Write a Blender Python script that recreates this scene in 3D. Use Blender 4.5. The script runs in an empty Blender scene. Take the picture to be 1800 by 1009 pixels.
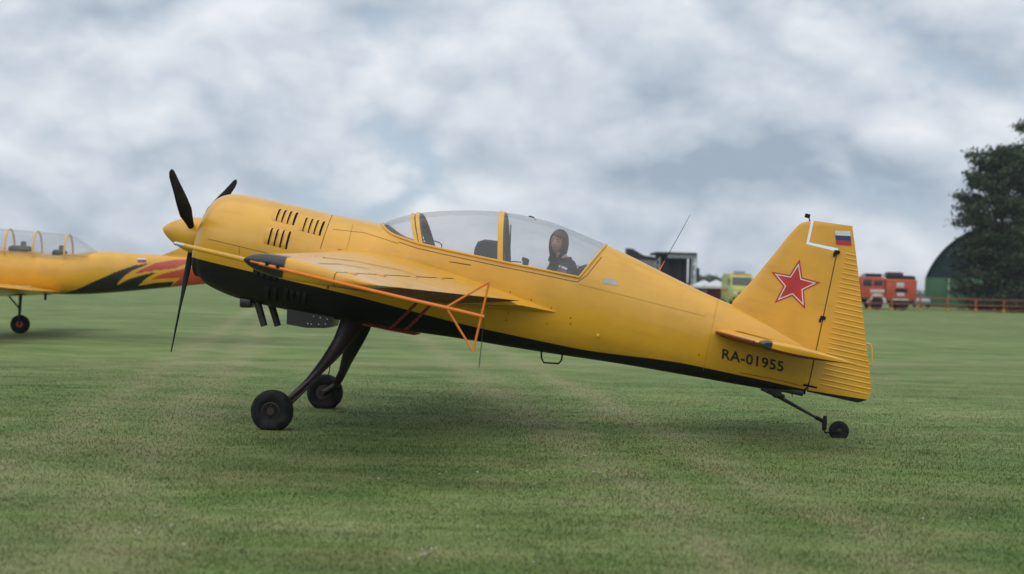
import bpy, bmesh, math, random
import numpy as np
from mathutils import Vector, Matrix, noise as mnoise
random.seed(7); rng = np.random.default_rng(7)
S = bpy.context.scene
COL = S.collection
PI = math.pi
# ------------------------------------------------------------------ camera
FPX, CAMH, ROLL, TILT = 2331.0, 1.4, math.radians(1.65), math.radians(-0.07)
F = np.array([0, math.cos(TILT), math.sin(TILT)]); R0 = np.array([1., 0, 0]); U0 = np.cross(R0, F)
CR = R0 * math.cos(ROLL) + U0 * math.sin(ROLL); CU = -R0 * math.sin(ROLL) + U0 * math.cos(ROLL)
CC = np.array([0, 0, CAMH])
cam = bpy.data.cameras.new('camera'); camo = bpy.data.objects.new('camera', cam); COL.objects.link(camo)
cam.sensor_width = 36; cam.lens = 36 * FPX / 1800; cam.clip_start = 0.1; cam.clip_end = 9000
camo.matrix_world = Matrix(((CR[0], CU[0], -F[0], 0), (CR[1], CU[1], -F[1], 0), (CR[2], CU[2], -F[2], CAMH), (0, 0, 0, 1)))
cam.dof.use_dof = True; cam.dof.focus_distance = 12.8; cam.dof.aperture_fstop = 1.5
S.camera = camo
S.render.resolution_x, S.render.resolution_y = 1024, 574
def ray(px, py): return F + CR * (px - 900) / FPX - CU * (py - 504.5) / FPX
def ground(px, py, z=0.0):
    d = ray(px, py); return CC + d * (z - CAMH) / d[2]
def at(px, py, dist):                       # the point seen at that pixel, dist metres in front of the camera
    return CC + ray(px, py) * dist
# ------------------------------------------------------------------ world: cloudy summer sky
SUN_EL, SUN_AZ = math.radians(63), math.radians(196)      # azimuth of the sun, clockwise from +Y
W = bpy.data.worlds.new('World'); S.world = W; W.use_nodes = True
nt = W.node_tree; nt.nodes.clear()
def N(tree, t, **kw):
    n = tree.nodes.new(t)
    for k, v in kw.items():
        if k == 'i':
            for a, b in v.items(): n.inputs[a].default_value = b
        else: setattr(n, k, v)
    return n
def M_(tree, op, a, b=None, c=None, clamp=False):
    n = tree.nodes.new('ShaderNodeMath'); n.operation = op; n.use_clamp = clamp
    for i, v in enumerate((a, b, c)):
        if v is None: continue
        if isinstance(v, (int, float)): n.inputs[i].default_value = v
        else: tree.links.new(v, n.inputs[i])
    return n.outputs[0]
def ramp(tree, src, stops, interp='EASE'):
    r = tree.nodes.new('ShaderNodeValToRGB'); r.color_ramp.interpolation = interp
    els = r.color_ramp.elements
    while len(els) < len(stops): els.new(0.5)
    for e, (p, c) in zip(els, stops): e.position = p; e.color = c if len(c) == 4 else (*c, 1)
    tree.links.new(src, r.inputs[0]); return r.outputs[0]
def mixc(tree, fac, a, b, mode='MIX'):
    m = tree.nodes.new('ShaderNodeMix'); m.data_type = 'RGBA'; m.blend_type = mode
    for sock, v in ((m.inputs[0], fac), (m.inputs[6], a), (m.inputs[7], b)):
        if isinstance(v, (int, float)): sock.default_value = v
        elif isinstance(v, tuple): sock.default_value = v if len(v) == 4 else (*v, 1)
        else: tree.links.new(v, sock)
    return m.outputs[2]
sky = N(nt, 'ShaderNodeTexSky', sky_type='NISHITA', sun_disc=False, sun_elevation=SUN_EL, sun_rotation=SUN_AZ)
sky.air_density = 1.3; sky.dust_density = 1.5
tc = N(nt, 'ShaderNodeTexCoord'); sep = N(nt, 'ShaderNodeSeparateXYZ'); nt.links.new(tc.outputs['Generated'], sep.inputs[0])
# cumulus field over the whole dome: billowing cells on a broad noise, lit from above
cmb = N(nt, 'ShaderNodeCombineXYZ')
for i_, k_ in ((0, 1.0), (1, 1.0), (2, 1.6)): nt.links.new(M_(nt, 'MULTIPLY', sep.outputs[i_], k_), cmb.inputs[i_])
def wmap(off):
    mp = N(nt, 'ShaderNodeMapping'); mp.inputs['Location'].default_value = off; nt.links.new(cmb.outputs[0], mp.inputs[0]); return mp.outputs[0]
def wnoise(scale, detail, rough, off, dist=0.0):
    n = N(nt, 'ShaderNodeTexNoise', i={'Scale': scale, 'Detail': detail, 'Roughness': rough, 'Distortion': dist}); nt.links.new(wmap(off), n.inputs[0]); return n.outputs[0]
def billow(scale, off, octs):
    tot = None; amp = 1.0
    for k in range(octs):
        n = M_(nt, 'MULTIPLY', M_(nt, 'ABSOLUTE', M_(nt, 'SUBTRACT', wnoise(scale * 2.15 ** k, 0, 0.5, (off[0] + 3.7 * k, off[1], off[2])), 0.5)), 2.4 * amp); amp *= 0.5
        tot = n if tot is None else M_(nt, 'ADD', tot, n)
    return tot
C1 = (5.5, 17.0, 18.9); UP = (C1[0], C1[1], C1[2] + 0.038); C3 = (8.5, 5.2, 23.3)
def dens(o, det): return M_(nt, 'ADD', M_(nt, 'MULTIPLY', billow(4.8, o, det), 0.50), M_(nt, 'MULTIPLY', wnoise(3.6, 8 if det > 3 else 4, 0.54, o, 0.0), 0.75))
d0, d1 = dens(C1, 5), dens(UP, 3)
n3 = wnoise(1.5, 4, 0.5, C3)
cover = ramp(nt, M_(nt, 'ADD', d0, M_(nt, 'MULTIPLY', n3, 0.45)), [(0.50, (0, 0, 0)), (0.70, (1, 1, 1))])
lit = M_(nt, 'ADD', M_(nt, 'MULTIPLY', M_(nt, "SUBTRACT", d0, d1), 1.05), M_(nt, 'ADD', M_(nt, 'MULTIPLY', wnoise(5.0, 8, 0.55, (4.4, 8.1, 2.0)), 0.55), M_(nt, 'MULTIPLY', wnoise(1.7, 3, 0.5, (2.6, 12.3, 1.7)), 0.45)))
shade = ramp(nt, lit, [(0.22, (0.33, 0.405, 0.50)), (0.49, (0.565, 0.625, 0.70)), (0.76, (0.80, 0.83, 0.87))], 'LINEAR')
skyc = mixc(nt, 1.0, sky.outputs[0], (0.085, 0.085, 0.085), 'MULTIPLY')
gap = mixc(nt, 0.8, skyc, (0.45, 0.57, 0.71))
cl = mixc(nt, M_(nt, 'MULTIPLY', cover, 0.96), gap, shade)
bg = N(nt, 'ShaderNodeBackground', i={'Strength': 1.0}); nt.links.new(cl, bg.inputs[0])
out = N(nt, 'ShaderNodeOutputWorld'); nt.links.new(bg.outputs[0], out.inputs[0])
# ------------------------------------------------------------------ sun behind thin cloud
sl = bpy.data.lights.new('sun', 'SUN'); sl.energy = 1.5; sl.angle = math.radians(100); sl.color = (1, 0.95, 0.87)
so = bpy.data.objects.new('sun', sl); COL.objects.link(so)
sd = Vector((math.sin(SUN_AZ) * math.cos(SUN_EL), math.cos(SUN_AZ) * math.cos(SUN_EL), math.sin(SUN_EL)))
so.rotation_euler = (-sd).to_track_quat('-Z', 'Y').to_euler(); so.location = sd * 60
S.view_settings.view_transform = 'Standard'; S.view_settings.look = 'None'; S.view_settings.gamma = 1
S.view_settings.use_curve_mapping = False; S.view_settings.exposure = 0.1

# ------------------------------------------------------------------ materials
MATS = {}
def mat(name, col, rough=0.5, metal=0.0, var=0.10, scale=6.0, coat=0.0, bump=0.0, bscale=60, spec=0.5, stretch=None, emit=None, second=None):
    m = bpy.data.materials.new(name); m.use_nodes = True; t = m.node_tree; b = t.nodes['Principled BSDF']
    tcn = N(t, 'ShaderNodeTexCoord'); src = tcn.outputs['Object']
    if stretch:
        mp = N(t, 'ShaderNodeMapping'); mp.inputs['Scale'].default_value = stretch; t.links.new(src, mp.inputs[0]); src = mp.outputs[0]
    nz = N(t, 'ShaderNodeTexNoise', i={'Scale': scale, 'Detail': 6, 'Roughness': 0.6}); t.links.new(src, nz.inputs[0])
    c2 = second or tuple(max(0, c * (1 - 2.2 * var)) for c in col)
    hi = tuple(min(1, c * (1 + var)) for c in col)
    colr = ramp(t, nz.outputs[0], [(0.3, c2), (0.55, col), (0.75, hi)], 'LINEAR')
    t.links.new(colr, b.inputs['Base Color'])
    rr = ramp(t, nz.outputs[0], [(0.3, (min(1, rough * 1.25),) * 3), (0.7, (rough * 0.85,) * 3)], 'LINEAR')
    t.links.new(rr, b.inputs['Roughness'])
    b.inputs['Metallic'].default_value = metal; b.inputs['Specular IOR Level'].default_value = spec
    b.inputs['Coat Weight'].default_value = coat; b.inputs['Coat Roughness'].default_value = 0.12
    if bump:
        n2_ = N(t, 'ShaderNodeTexNoise', i={'Scale': bscale, 'Detail': 4}); t.links.new(src, n2_.inputs[0])
        bp_ = N(t, 'ShaderNodeBump', i={'Strength': bump, 'Distance': 0.01}); t.links.new(n2_.outputs[0], bp_.inputs['Height']); t.links.new(bp_.outputs[0], b.inputs['Normal'])
    if emit: b.inputs['Emission Color'].default_value = (*emit[:3], 1); b.inputs['Emission Strength'].default_value = emit[3]
    m.diffuse_color = (*col, 1); MATS[name] = m; return m
YEL = (0.69, 0.355, 0.022)
mat('yellow', YEL, 0.32, var=0.05, scale=3, coat=0.35, bump=0.02, bscale=14)
mat('yellow_dark', (0.56, 0.27, 0.02), 0.4, var=0.06)
mat('black_paint', (0.012, 0.012, 0.014), 0.35, var=0.1, coat=0.2)
mat('black_matt', (0.015, 0.015, 0.016), 0.8, var=0.15, spec=0.2)
mat('dark_metal', (0.030, 0.031, 0.033), 0.5, metal=0.4, var=0.15)
mat('leg_paint', (0.011, 0.0085, 0.0088), 0.35, var=0.15, coat=0.15, spec=0.35)
mat('rubber', (0.012, 0.014, 0.015), 0.75, var=0.25, scale=14, bump=0.1, spec=0.25)
mat('hub', (0.030, 0.011, 0.009), 0.55, var=0.2)
mat('red_paint', (0.46, 0.055, 0.028), 0.35, coat=0.3, var=0.08)
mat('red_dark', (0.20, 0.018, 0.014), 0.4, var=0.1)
mat('orange', (0.78, 0.20, 0.018), 0.4, var=0.06)
mat('highlight_white', (0.68, 0.69, 0.70), 0.4, var=0.05)
mat('silver', (0.5, 0.52, 0.54), 0.35, metal=0.6, var=0.1)
mat('grey_line', (0.42, 0.42, 0.45), 0.4)
mat('blue_flag', (0.03, 0.045, 0.16), 0.5); mat('red_flag', (0.42, 0.03, 0.03), 0.5); mat('white_flag', (0.66, 0.68, 0.70), 0.5)
mat('star_red', (0.46, 0.022, 0.02), 0.4, coat=0.2); mat('letter', (0.022, 0.02, 0.015), 0.5)
mat('seat_cloth', (0.016, 0.018, 0.022), 0.85, bump=0.2, bscale=200)
mat('cockpit_dark', (0.03, 0.033, 0.037), 0.7)
mat('skin', (0.44, 0.26, 0.19), 0.5, var=0.05, scale=20)
mat('hair', (0.035, 0.022, 0.015), 0.55, var=0.3, scale=50, stretch=(6, 6, 0.6))
mat('jacket', (0.012, 0.015, 0.024), 0.85, bump=0.3, bscale=90)
mat('lips', (0.30, 0.10, 0.09), 0.5); mat('eye', (0.03, 0.02, 0.015), 0.3)
mat('seam', (0.10, 0.055, 0.012), 0.7)
def weather(m):
    t = m.node_tree; b = t.nodes['Principled BSDF']; tcn = N(t, 'ShaderNodeTexCoord'); mp = N(t, 'ShaderNodeMapping'); mp.inputs['Scale'].default_value = (0.8, 4.0, 5.0); t.links.new(tcn.outputs['Object'], mp.inputs[0])
    nz = N(t, 'ShaderNodeTexNoise', i={'Scale': 2.2, 'Detail': 8, 'Roughness': 0.65}); t.links.new(mp.outputs[0], nz.inputs[0])
    f = ramp(t, nz.outputs[0], [(0.52, (0, 0, 0)), (0.78, (0.25, 0.25, 0.25))], 'LINEAR'); old = b.inputs['Base Color'].links[0].from_socket
    t.links.new(mixc(t, f, old, (0.22, 0.13, 0.04)), b.inputs['Base Color'])
weather(MATS['yellow'])
def yellow_black():
    m = MATS['yellow'].copy(); m.name = 'yellow_over_black'; t = m.node_tree; b = t.nodes['Principled BSDF']
    at_ = N(t, 'ShaderNodeAttribute', attribute_name='paint')
    fac = M_(t, 'GREATER_THAN', at_.outputs['Fac'], 0.0)
    old = b.inputs['Base Color'].links[0].from_socket
    c = mixc(t, fac, (0.013, 0.0125, 0.014), old); t.links.new(c, b.inputs['Base Color'])
    t.links.new(M_(t, 'MULTIPLY', fac, 0.35), b.inputs['Coat Weight']); t.links.new(M_(t, 'ADD', M_(t, 'MULTIPLY', fac, 0.30), 0.2), b.inputs['Specular IOR Level'])
    ro = b.inputs['Roughness'].links[0].from_socket; t.links.new(M_(t, 'ADD', ro, M_(t, 'MULTIPLY', M_(t, 'SUBTRACT', 1.0, fac), 0.25)), b.inputs['Roughness'])
    MATS['fus'] = m
yellow_black()
def glassmat(name, tint, rough=0.03, haze=0.06):
    m = bpy.data.materials.new(name); m.use_nodes = True; t = m.node_tree; t.nodes.clear()
    tr = N(t, 'ShaderNodeBsdfTransparent'); tr.inputs[0].default_value = (*tint, 1)
    gl = N(t, 'ShaderNodeBsdfGlossy'); gl.inputs['Color'].default_value = (1, 1, 1, 1); gl.inputs['Roughness'].default_value = rough
    df = N(t, 'ShaderNodeBsdfDiffuse'); df.inputs[0].default_value = (0.55, 0.57, 0.6, 1)
    tcn = N(t, 'ShaderNodeTexCoord'); nz = N(t, 'ShaderNodeTexNoise', i={'Scale': 3.0, 'Detail': 6}); t.links.new(tcn.outputs['Object'], nz.inputs[0])
    hz = ramp(t, nz.outputs[0], [(0.3, (haze * 0.5,) * 3), (0.75, (haze * 1.6,) * 3)], 'LINEAR')
    lw = N(t, 'ShaderNodeLayerWeight', i={'Blend': 0.5}); fres = M_(t, 'ADD', M_(t, 'MULTIPLY', M_(t, 'POWER', lw.outputs['Facing'], 4.0), 0.6), 0.045)
    m0 = N(t, 'ShaderNodeMixShader'); t.links.new(hz, m0.inputs[0]); t.links.new(tr.outputs[0], m0.inputs[1]); t.links.new(df.outputs[0], m0.inputs[2])
    m1 = N(t, 'ShaderNodeMixShader'); t.links.new(fres, m1.inputs[0]); t.links.new(m0.outputs[0], m1.inputs[1]); t.links.new(gl.outputs[0], m1.inputs[2])
    o = N(t, 'ShaderNodeOutputMaterial'); t.links.new(m1.outputs[0], o.inputs[0]); MATS[name] = m
glassmat('glass', (0.84, 0.85, 0.86)); glassmat('glass_far', (0.86, 0.88, 0.9), haze=0.1)

# ------------------------------------------------------------------ object helpers
def tag(o, label=None, cat=None, group=None, kind=None):
    if label: o['label'] = label
    if cat: o['category'] = cat
    if group: o['group'] = group
    if kind: o['kind'] = kind
    return o
def empty(name, mw, label=None, cat=None, group=None):
    o = bpy.data.objects.new(name, None); COL.objects.link(o); o.empty_display_size = 0.3
    o.matrix_world = mw if isinstance(mw, Matrix) else Matrix.Translation(mw)
    return tag(o, label, cat, group)
class MB:
    def __init__(s): s.v = []; s.f = []; s.m = []
    def add(s, verts, faces, mi=0):
        o = len(s.v); s.v += [tuple(float(c) for c in p) for p in verts]
        for k, f in enumerate(faces): s.f.append([i + o for i in f]); s.m.append(mi[k] if isinstance(mi, list) else mi)
        return s
    def loft(s, rings, closed=True, caps=True, mi=0):
        n = len(rings[0]); V = [p for r in rings for p in r]; Fs = []
        for i in range(len(rings) - 1):
            for j in range(n if closed else n - 1):
                a, b = i * n + j, i * n + (j + 1) % n; Fs.append([a, b, b + n, a + n])
        if caps and closed: Fs.append(list(range(n))[::-1]); Fs.append([(len(rings) - 1) * n + j for j in range(n)])
        return s.add(V, Fs, mi)
    def tube(s, pts, r, n=10, mi=0, caps=True):
        pts = [Vector(p) for p in pts]; rs = r if isinstance(r, (list, tuple)) else [r] * len(pts); rings = []
        ref = None
        for i, p in enumerate(pts):
            d = (pts[min(i + 1, len(pts) - 1)] - pts[max(i - 1, 0)]).normalized()
            if ref is None: ref = d.orthogonal().normalized()
            u = (ref - d * ref.dot(d)).normalized(); ref = u; w = d.cross(u)
            rings.append([p + (u * math.cos(2 * PI * k / n) + w * math.sin(2 * PI * k / n)) * rs[i] for k in range(n)])
        return s.loft(rings, True, caps, mi)
    def box(s, c, size, mi=0, rot=None, bev=0.0):
        bm = bmesh.new(); bmesh.ops.create_cube(bm, size=1)
        bmesh.ops.scale(bm, vec=size, verts=bm.verts)
        if bev: bmesh.ops.bevel(bm, geom=list(bm.edges), offset=bev, segments=2, affect='EDGES', profile=0.5)
        mt = Matrix.Translation(c) @ (rot.to_4x4() if rot else Matrix())
        bm.verts.ensure_lookup_table()
        V = [mt @ v.co for v in bm.verts]; Fs = [[v.index for v in f.verts] for f in bm.faces]; bm.free()
        return s.add(V, Fs, mi)
    def prism(s, poly, fn, mi=0):                 # poly list of 2d, fn(u,v,side) -> 3d, side 0/1
        n = len(poly); V = [fn(u, v, 0) for u, v in poly] + [fn(u, v, 1) for u, v in poly]
        Fs = [list(range(n)), [n + i for i in range(n)][::-1]] + [[(i + 1) % n, i, n + i, n + (i + 1) % n] for i in range(n)]
        return s.add(V, Fs, mi)
    def lathe(s, prof, o, ax, n=28, mi=0):        # prof: (along, radius)
        o = Vector(o); ax = Vector(ax).normalized(); u = ax.orthogonal().normalized(); w = ax.cross(u)
        return s.loft([[o + ax * a + (u * math.cos(2 * PI * k / n) + w * math.sin(2 * PI * k / n)) * max(r, 1e-4) for k in range(n)] for a, r in prof], True, True, mi)
    def obj(s, name, mats, parent=None, smooth=35, attr=None):
        me = bpy.data.meshes.new(name); me.from_pydata(s.v, [], s.f)
        for m in (mats if isinstance(mats, (list, tuple)) else [mats]): me.materials.append(MATS[m] if isinstance(m, str) else m)
        me.polygons.foreach_set('material_index', s.m)
        bm = bmesh.new(); bm.from_mesh(me); bmesh.ops.recalc_face_normals(bm, faces=bm.faces); bm.to_mesh(me); bm.free()
        if smooth:
            me.polygons.foreach_set('use_smooth', [True] * len(me.polygons)); me.set_sharp_from_angle(angle=math.radians(smooth))
        if attr is not None:
            a = me.attributes.new('paint', 'FLOAT', 'POINT'); a.data.foreach_set('value', attr)
        me.update()
        o = bpy.data.objects.new(name, me); COL.objects.link(o)
        if parent: o.parent = parent
        return o
def pchip(xs, ys):
    xs = np.array(xs, float); ys = np.array(ys, float); o = np.argsort(xs); xs = xs[o]; ys = ys[o]
    h = np.diff(xs); d = np.diff(ys) / h; m = np.zeros(len(xs)); m[0] = d[0]; m[-1] = d[-1]
    for i in range(1, len(xs) - 1):
        if d[i - 1] * d[i] > 0:
            w1, w2 = 2 * h[i] + h[i - 1], h[i] + 2 * h[i - 1]; m[i] = (w1 + w2) / (w1 / d[i - 1] + w2 / d[i])
    def f(x):
        if x <= xs[0]: return float(ys[0])
        if x >= xs[-1]: return float(ys[-1])
        i = int(np.searchsorted(xs, x) - 1); i = max(0, min(i, len(h) - 1)); t = (x - xs[i]) / h[i]
        return float((1 + 2 * t) * (1 - t) ** 2 * ys[i] + t * (1 - t) ** 2 * h[i] * m[i] + t * t * (3 - 2 * t) * ys[i + 1] + t * t * (t - 1) * h[i] * m[i + 1])
    return f
class Frame:                                      # a thing's own axes: x forward, y to its left, z up
    def __init__(s, origin, psi, pitch):
        s.o = np.array(origin, float); H = np.array([-math.cos(psi), math.sin(psi), 0]); Z = np.array([0, 0, 1.])
        s.y = np.cross(Z, H); s.x = H * math.cos(pitch) + Z * math.sin(pitch); s.z = -H * math.sin(pitch) + Z * math.cos(pitch)
    def mw(s): return Matrix(((s.x[0], s.y[0], s.z[0], s.o[0]), (s.x[1], s.y[1], s.z[1], s.o[1]), (s.x[2], s.y[2], s.z[2], s.o[2]), (0, 0, 0, 1)))
    def bp(s, px, py, lat=0.0):
        d = ray(px, py); k = (lat - (CC - s.o) @ s.y) / (d @ s.y); P = CC + d * k - s.o
        return float(P @ s.x), float(P @ s.z)
    def b3(s, px, py, lat=0.0):
        x, z = s.bp(px, py, lat); return (x, lat, z)
    def w(s, p): return s.o + s.x * p[0] + s.y * p[1] + s.z * p[2]
class Hull:                                       # a fuselage described by station curves
    def __init__(s, zt, zb, w, zc, nu, nd): s.zt, s.zb, s.w, s.zc, s.nu, s.nd = zt, zb, w, zc, nu, nd
    def y(s, x, z):
        zc = s.zc(x); w = s.w(x)
        if z >= zc: t = min(1, (z - zc) / max(1e-4, s.zt(x) - zc)); n = s.nu(x)
        else: t = min(1, (zc - z) / max(1e-4, zc - s.zb(x))); n = s.nd(x)
        return w * max(0.0, 1 - t ** n) ** (1 / n)
    def half(s, x, t0, t1, n, zmax=None):         # points bottom(-1) .. widest(0) .. top(1)
        zc, w, zt, zb, nu, nd = s.zc(x), s.w(x), s.zt(x), s.zb(x), s.nu(x), s.nd(x); pts = []
        for k in range(n + 1):
            t = t0 + (t1 - t0) * k / n; a = abs(t) * PI / 2; e = 2 / (nu if t > 0 else nd)
            yy = w * max(0, math.cos(a)) ** e; dz = math.sin(a) ** e
            pts.append((x, yy, zc + dz * (zt - zc) if t > 0 else zc - dz * (zc - zb)))
        return pts
    def tparam(s, x, z):
        zc = s.zc(x); nu = s.nu(x); u = max(0.0, min(1.0, (z - zc) / (s.zt(x) - zc)))
        return math.asin(u ** (nu / 2)) / (PI / 2)
def surf(fr, hull, px, py, lat=0.35):
    for _ in range(14):
        x, z = fr.bp(px, py, lat); lat = 0.5 * lat + 0.5 * hull.y(x, z)
    return x, lat, z
def ribbon(mb, pts, width, nrm, mi=0):            # flat strip along pts; nrm(p) gives the outward normal
    P = [Vector(p) for p in pts]; A = []; B = []
    for i, p in enumerate(P):
        d = (P[min(i + 1, len(P) - 1)] - P[max(i - 1, 0)]).normalized(); s_ = d.cross(Vector(nrm(p))).normalized() * width / 2
        A.append(p + s_); B.append(p - s_)
    n = len(P); mb.add(A + B, [[i, i + 1, n + i + 1, n + i] for i in range(n - 1)], mi); return mb
def naca(x): return 5 * (0.2969 * math.sqrt(max(x, 0)) - 0.126 * x - 0.3516 * x * x + 0.2843 * x ** 3 - 0.1036 * x ** 4)
# ------------------------------------------------------------------ ground
def grass_mat():
    m = bpy.data.materials.new('grass'); m.use_nodes = True; t = m.node_tree; b = t.nodes['Principled BSDF']
    g = N(t, 'ShaderNodeNewGeometry'); pos = g.outputs['Position']
    def nz(scale, det, off=(0, 0, 0), stretch=(1, 1, 0)):
        mp = N(t, 'ShaderNodeMapping'); mp.inputs['Scale'].default_value = stretch; mp.inputs['Location'].default_value = off; t.links.new(pos, mp.inputs[0])
        n = N(t, 'ShaderNodeTexNoise', i={'Scale': scale, 'Detail': det, 'Roughness': 0.62}); t.links.new(mp.outputs[0], n.inputs[0]); return n.outputs[0]
    base = ramp(t, nz(0.9, 9, (0, 0, 0), (0.5, 1, 0)), [(0.28, (0.070, 0.130, 0.031)), (0.46, (0.124, 0.190, 0.052)), (0.58, (0.162, 0.220, 0.073)), (0.72, (0.222, 0.248, 0.104))], 'LINEAR')
    fine = ramp(t, nz(5.0, 6, (3, 1, 0), (0.35, 1, 0)), [(0.3, (0.72, 0.74, 0.72)), (0.7, (1.28, 1.22, 1.28))], 'LINEAR')
    dry = ramp(t, nz(1.1, 6, (7, 2, 0), (0.6, 1.0, 0)), [(0.52, (0, 0, 0)), (0.70, (1, 1, 1))], 'LINEAR')
    c = mixc(t, 1.0, base, fine, 'MULTIPLY'); c = mixc(t, M_(t, 'MULTIPLY', dry, 0.6), c, (0.20, 0.188, 0.086))
    sp_ = N(t, 'ShaderNodeSeparateXYZ'); t.links.new(pos, sp_.inputs[0]); wob = M_(t, 'MULTIPLY', M_(t, 'SUBTRACT', nz(0.7, 4, (4, 4, 0)), 0.5), 1.1)
    for (a, b_, w_) in (((960, 748), (1330, 1005), 0.28), ((1130, 745), (1640, 1005), 0.26), ((420, 620), (90, 1005), 0.32), ((300, 640), (-250, 1005), 0.3), ((900, 640), (1700, 640), 0.5)):
        p0, p1 = ground(*a), ground(*b_); dx, dy = p1[0] - p0[0], p1[1] - p0[1]; ll = math.hypot(dx, dy); nx, ny = -dy / ll, dx / ll     # worn wheel tracks
        dist = M_(t, 'ADD', M_(t, 'ADD', M_(t, 'MULTIPLY', sp_.outputs[0], nx), M_(t, 'MULTIPLY', sp_.outputs[1], ny)), -(p0[0] * nx + p0[1] * ny))
        ab = M_(t, 'ABSOLUTE', M_(t, 'ADD', dist, wob)); f_ = M_(t, 'SUBTRACT', 1.0, M_(t, 'DIVIDE', ab, w_ * 1.6), clamp=True)
        f_ = M_(t, 'MULTIPLY', f_, ramp(t, nz(2.2, 5, (9, 3, 0)), [(0.30, (0.1, 0.1, 0.1)), (0.62, (0.75, 0.75, 0.75))], 'LINEAR')); c = mixc(t, f_, c, (0.255, 0.240, 0.125))
    big = ramp(t, nz(0.11, 7, (1, 9, 0), (0.5, 1, 0)), [(0.32, (0.78, 0.80, 0.74)), (0.68, (1.20, 1.16, 1.22))], 'LINEAR'); c = mixc(t, 1.0, c, big, 'MULTIPLY')
    a = N(t, 'ShaderNodeAttribute', attribute_name='tone')
    k = M_(t, 'ADD', M_(t, 'MULTIPLY', a.outputs['Fac'], 1.0), 1.0)
    cc = N(t, 'ShaderNodeCombineColor')
    for i in range(3): t.links.new(k, cc.inputs[i])
    c = mixc(t, 1.0, c, cc.outputs[0], 'MULTIPLY')
    t.links.new(c, b.inputs['Base Color']); b.inputs['Roughness'].default_value = 0.85; b.inputs['Specular IOR Level'].default_value = 0.2
    bn = N(t, 'ShaderNodeBump', i={'Strength': 0.5, 'Distance': 0.05}); t.links.new(nz(14, 5), bn.inputs['Height'])
    vm = N(t, 'ShaderNodeVectorMath', operation='MULTIPLY_ADD'); vm.inputs[1].default_value = (0.3, 0.3, 0.3); vm.inputs[2].default_value = (0, 0, 0.75); t.links.new(bn.outputs[0], vm.inputs[0])
    vn = N(t, 'ShaderNodeVectorMath', operation='NORMALIZE'); t.links.new(vm.outputs[0], vn.inputs[0]); t.links.new(vn.outputs[0], b.inputs['Normal'])
    MATS['grass'] = m
    m2 = m.copy(); m2.name = 'grass_blade'; t = m2.node_tree; b = t.nodes['Principled BSDF']; o = [n for n in t.nodes if n.type == 'OUTPUT_MATERIAL'][0]
    tl = N(t, 'ShaderNodeBsdfTranslucent'); t.links.new(b.inputs['Base Color'].links[0].from_socket, tl.inputs[0]); t.links.new(b.inputs['Normal'].links[0].from_socket, tl.inputs[1])
    mx = N(t, 'ShaderNodeMixShader'); mx.inputs[0].default_value = 0.5; t.links.new(b.outputs[0], mx.inputs[1]); t.links.new(tl.outputs[0], mx.inputs[2]); t.links.new(mx.outputs[0], o.inputs[0]); MATS['grass_blade'] = m2
grass_mat()
def rise(d): t = max(0, min(1, (d - 40) / 65)); return 0.30 * t * t * (3 - 2 * t)
mb = MB(); xs = [-2500, -60, -20, 0, 20, 60, 2500]; ys = [-300, -5, 3, 12, 25, 40, 46, 52, 58, 64, 70, 76, 82, 88, 94, 100, 106, 200, 3500]; ny = len(ys)
mb.add([(x, y, rise(y)) for y in ys for x in xs], [[j * 7 + i, j * 7 + i + 1, j * 7 + i + 8, j * 7 + i + 7] for j in range(ny - 1) for i in range(6)])
tag(mb.obj('ground', 'grass'), kind='structure')
# short mown grass: single blades, dense near the camera, thinning out with distance
def blades():
    NB = 400000
    u = rng.random(NB); d = 5.2 * (24 / 5.2) ** u; th = (rng.random(NB) - 0.5) * 2 * math.radians(27)
    x = d * np.tan(th) * 1.0; y = d
    s_ = 0.55 + 0.45 * (d / 12)
    hgt = (0.007 + 0.012 * rng.random(NB) ** 1.5) * np.clip((25 - d) / 13, 0.1, 1); wid = (0.0010 + 0.0011 * rng.random(NB)) * np.maximum(1, d / 7.5)
    tuft = np.array([mnoise.noise(Vector((a * 1.7, b * 1.7, 0.0))) for a, b in zip(x[:NB], y[:NB])])
    hgt *= 1 + 0.45 * tuft
    an = rng.random(NB) * 2 * PI; lean = (0.3 + 0.9 * rng.random(NB)) * hgt; la = rng.random(NB) * 2 * PI
    cx, sx_ = np.cos(an) * wid, np.sin(an) * wid; lx, ly = np.cos(la) * lean, np.sin(la) * lean
    V = np.empty((NB, 5, 3), np.float32)
    V[:, 0] = np.stack([x - cx, y - sx_, np.full(NB, -0.004)], 1); V[:, 1] = np.stack([x + cx, y + sx_, np.full(NB, -0.004)], 1)
    V[:, 2] = np.stack([x + cx * .8 + lx * .4, y + sx_ * .8 + ly * .4, hgt * .6], 1); V[:, 3] = np.stack([x - cx * .8 + lx * .4, y - sx_ * .8 + ly * .4, hgt * .6], 1)
    V[:, 4] = np.stack([x + lx, y + ly, hgt], 1)
    me = bpy.data.meshes.new('grass_blades'); me.vertices.add(NB * 5); me.vertices.foreach_set('co', V.ravel())
    base = (np.arange(NB) * 5)[:, None]; L = np.concatenate([base + np.array([0, 1, 2, 3]), base + np.array([3, 2, 4])], 1).ravel().astype(np.int32)
    me.loops.add(NB * 7); me.loops.foreach_set('vertex_index', L); me.polygons.add(NB * 2)
    ls = (np.arange(NB) * 7)[:, None] + np.array([0, 4]); me.polygons.foreach_set('loop_start', ls.ravel().astype(np.int32))
    me.update(calc_edges=True)
    a = me.attributes.new('tone', 'FLOAT', 'POINT'); a.data.foreach_set('value', np.repeat(rng.normal(0.16, 0.07, NB).clip(-0.1, 0.4), 5).astype(np.float32))
    me.materials.append(MATS['grass_blade']); o = bpy.data.objects.new('grass', me); COL.objects.link(o)
    tag(o, 'short mown green grass covering the airfield', 'grass', kind='stuff')
blades()

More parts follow.
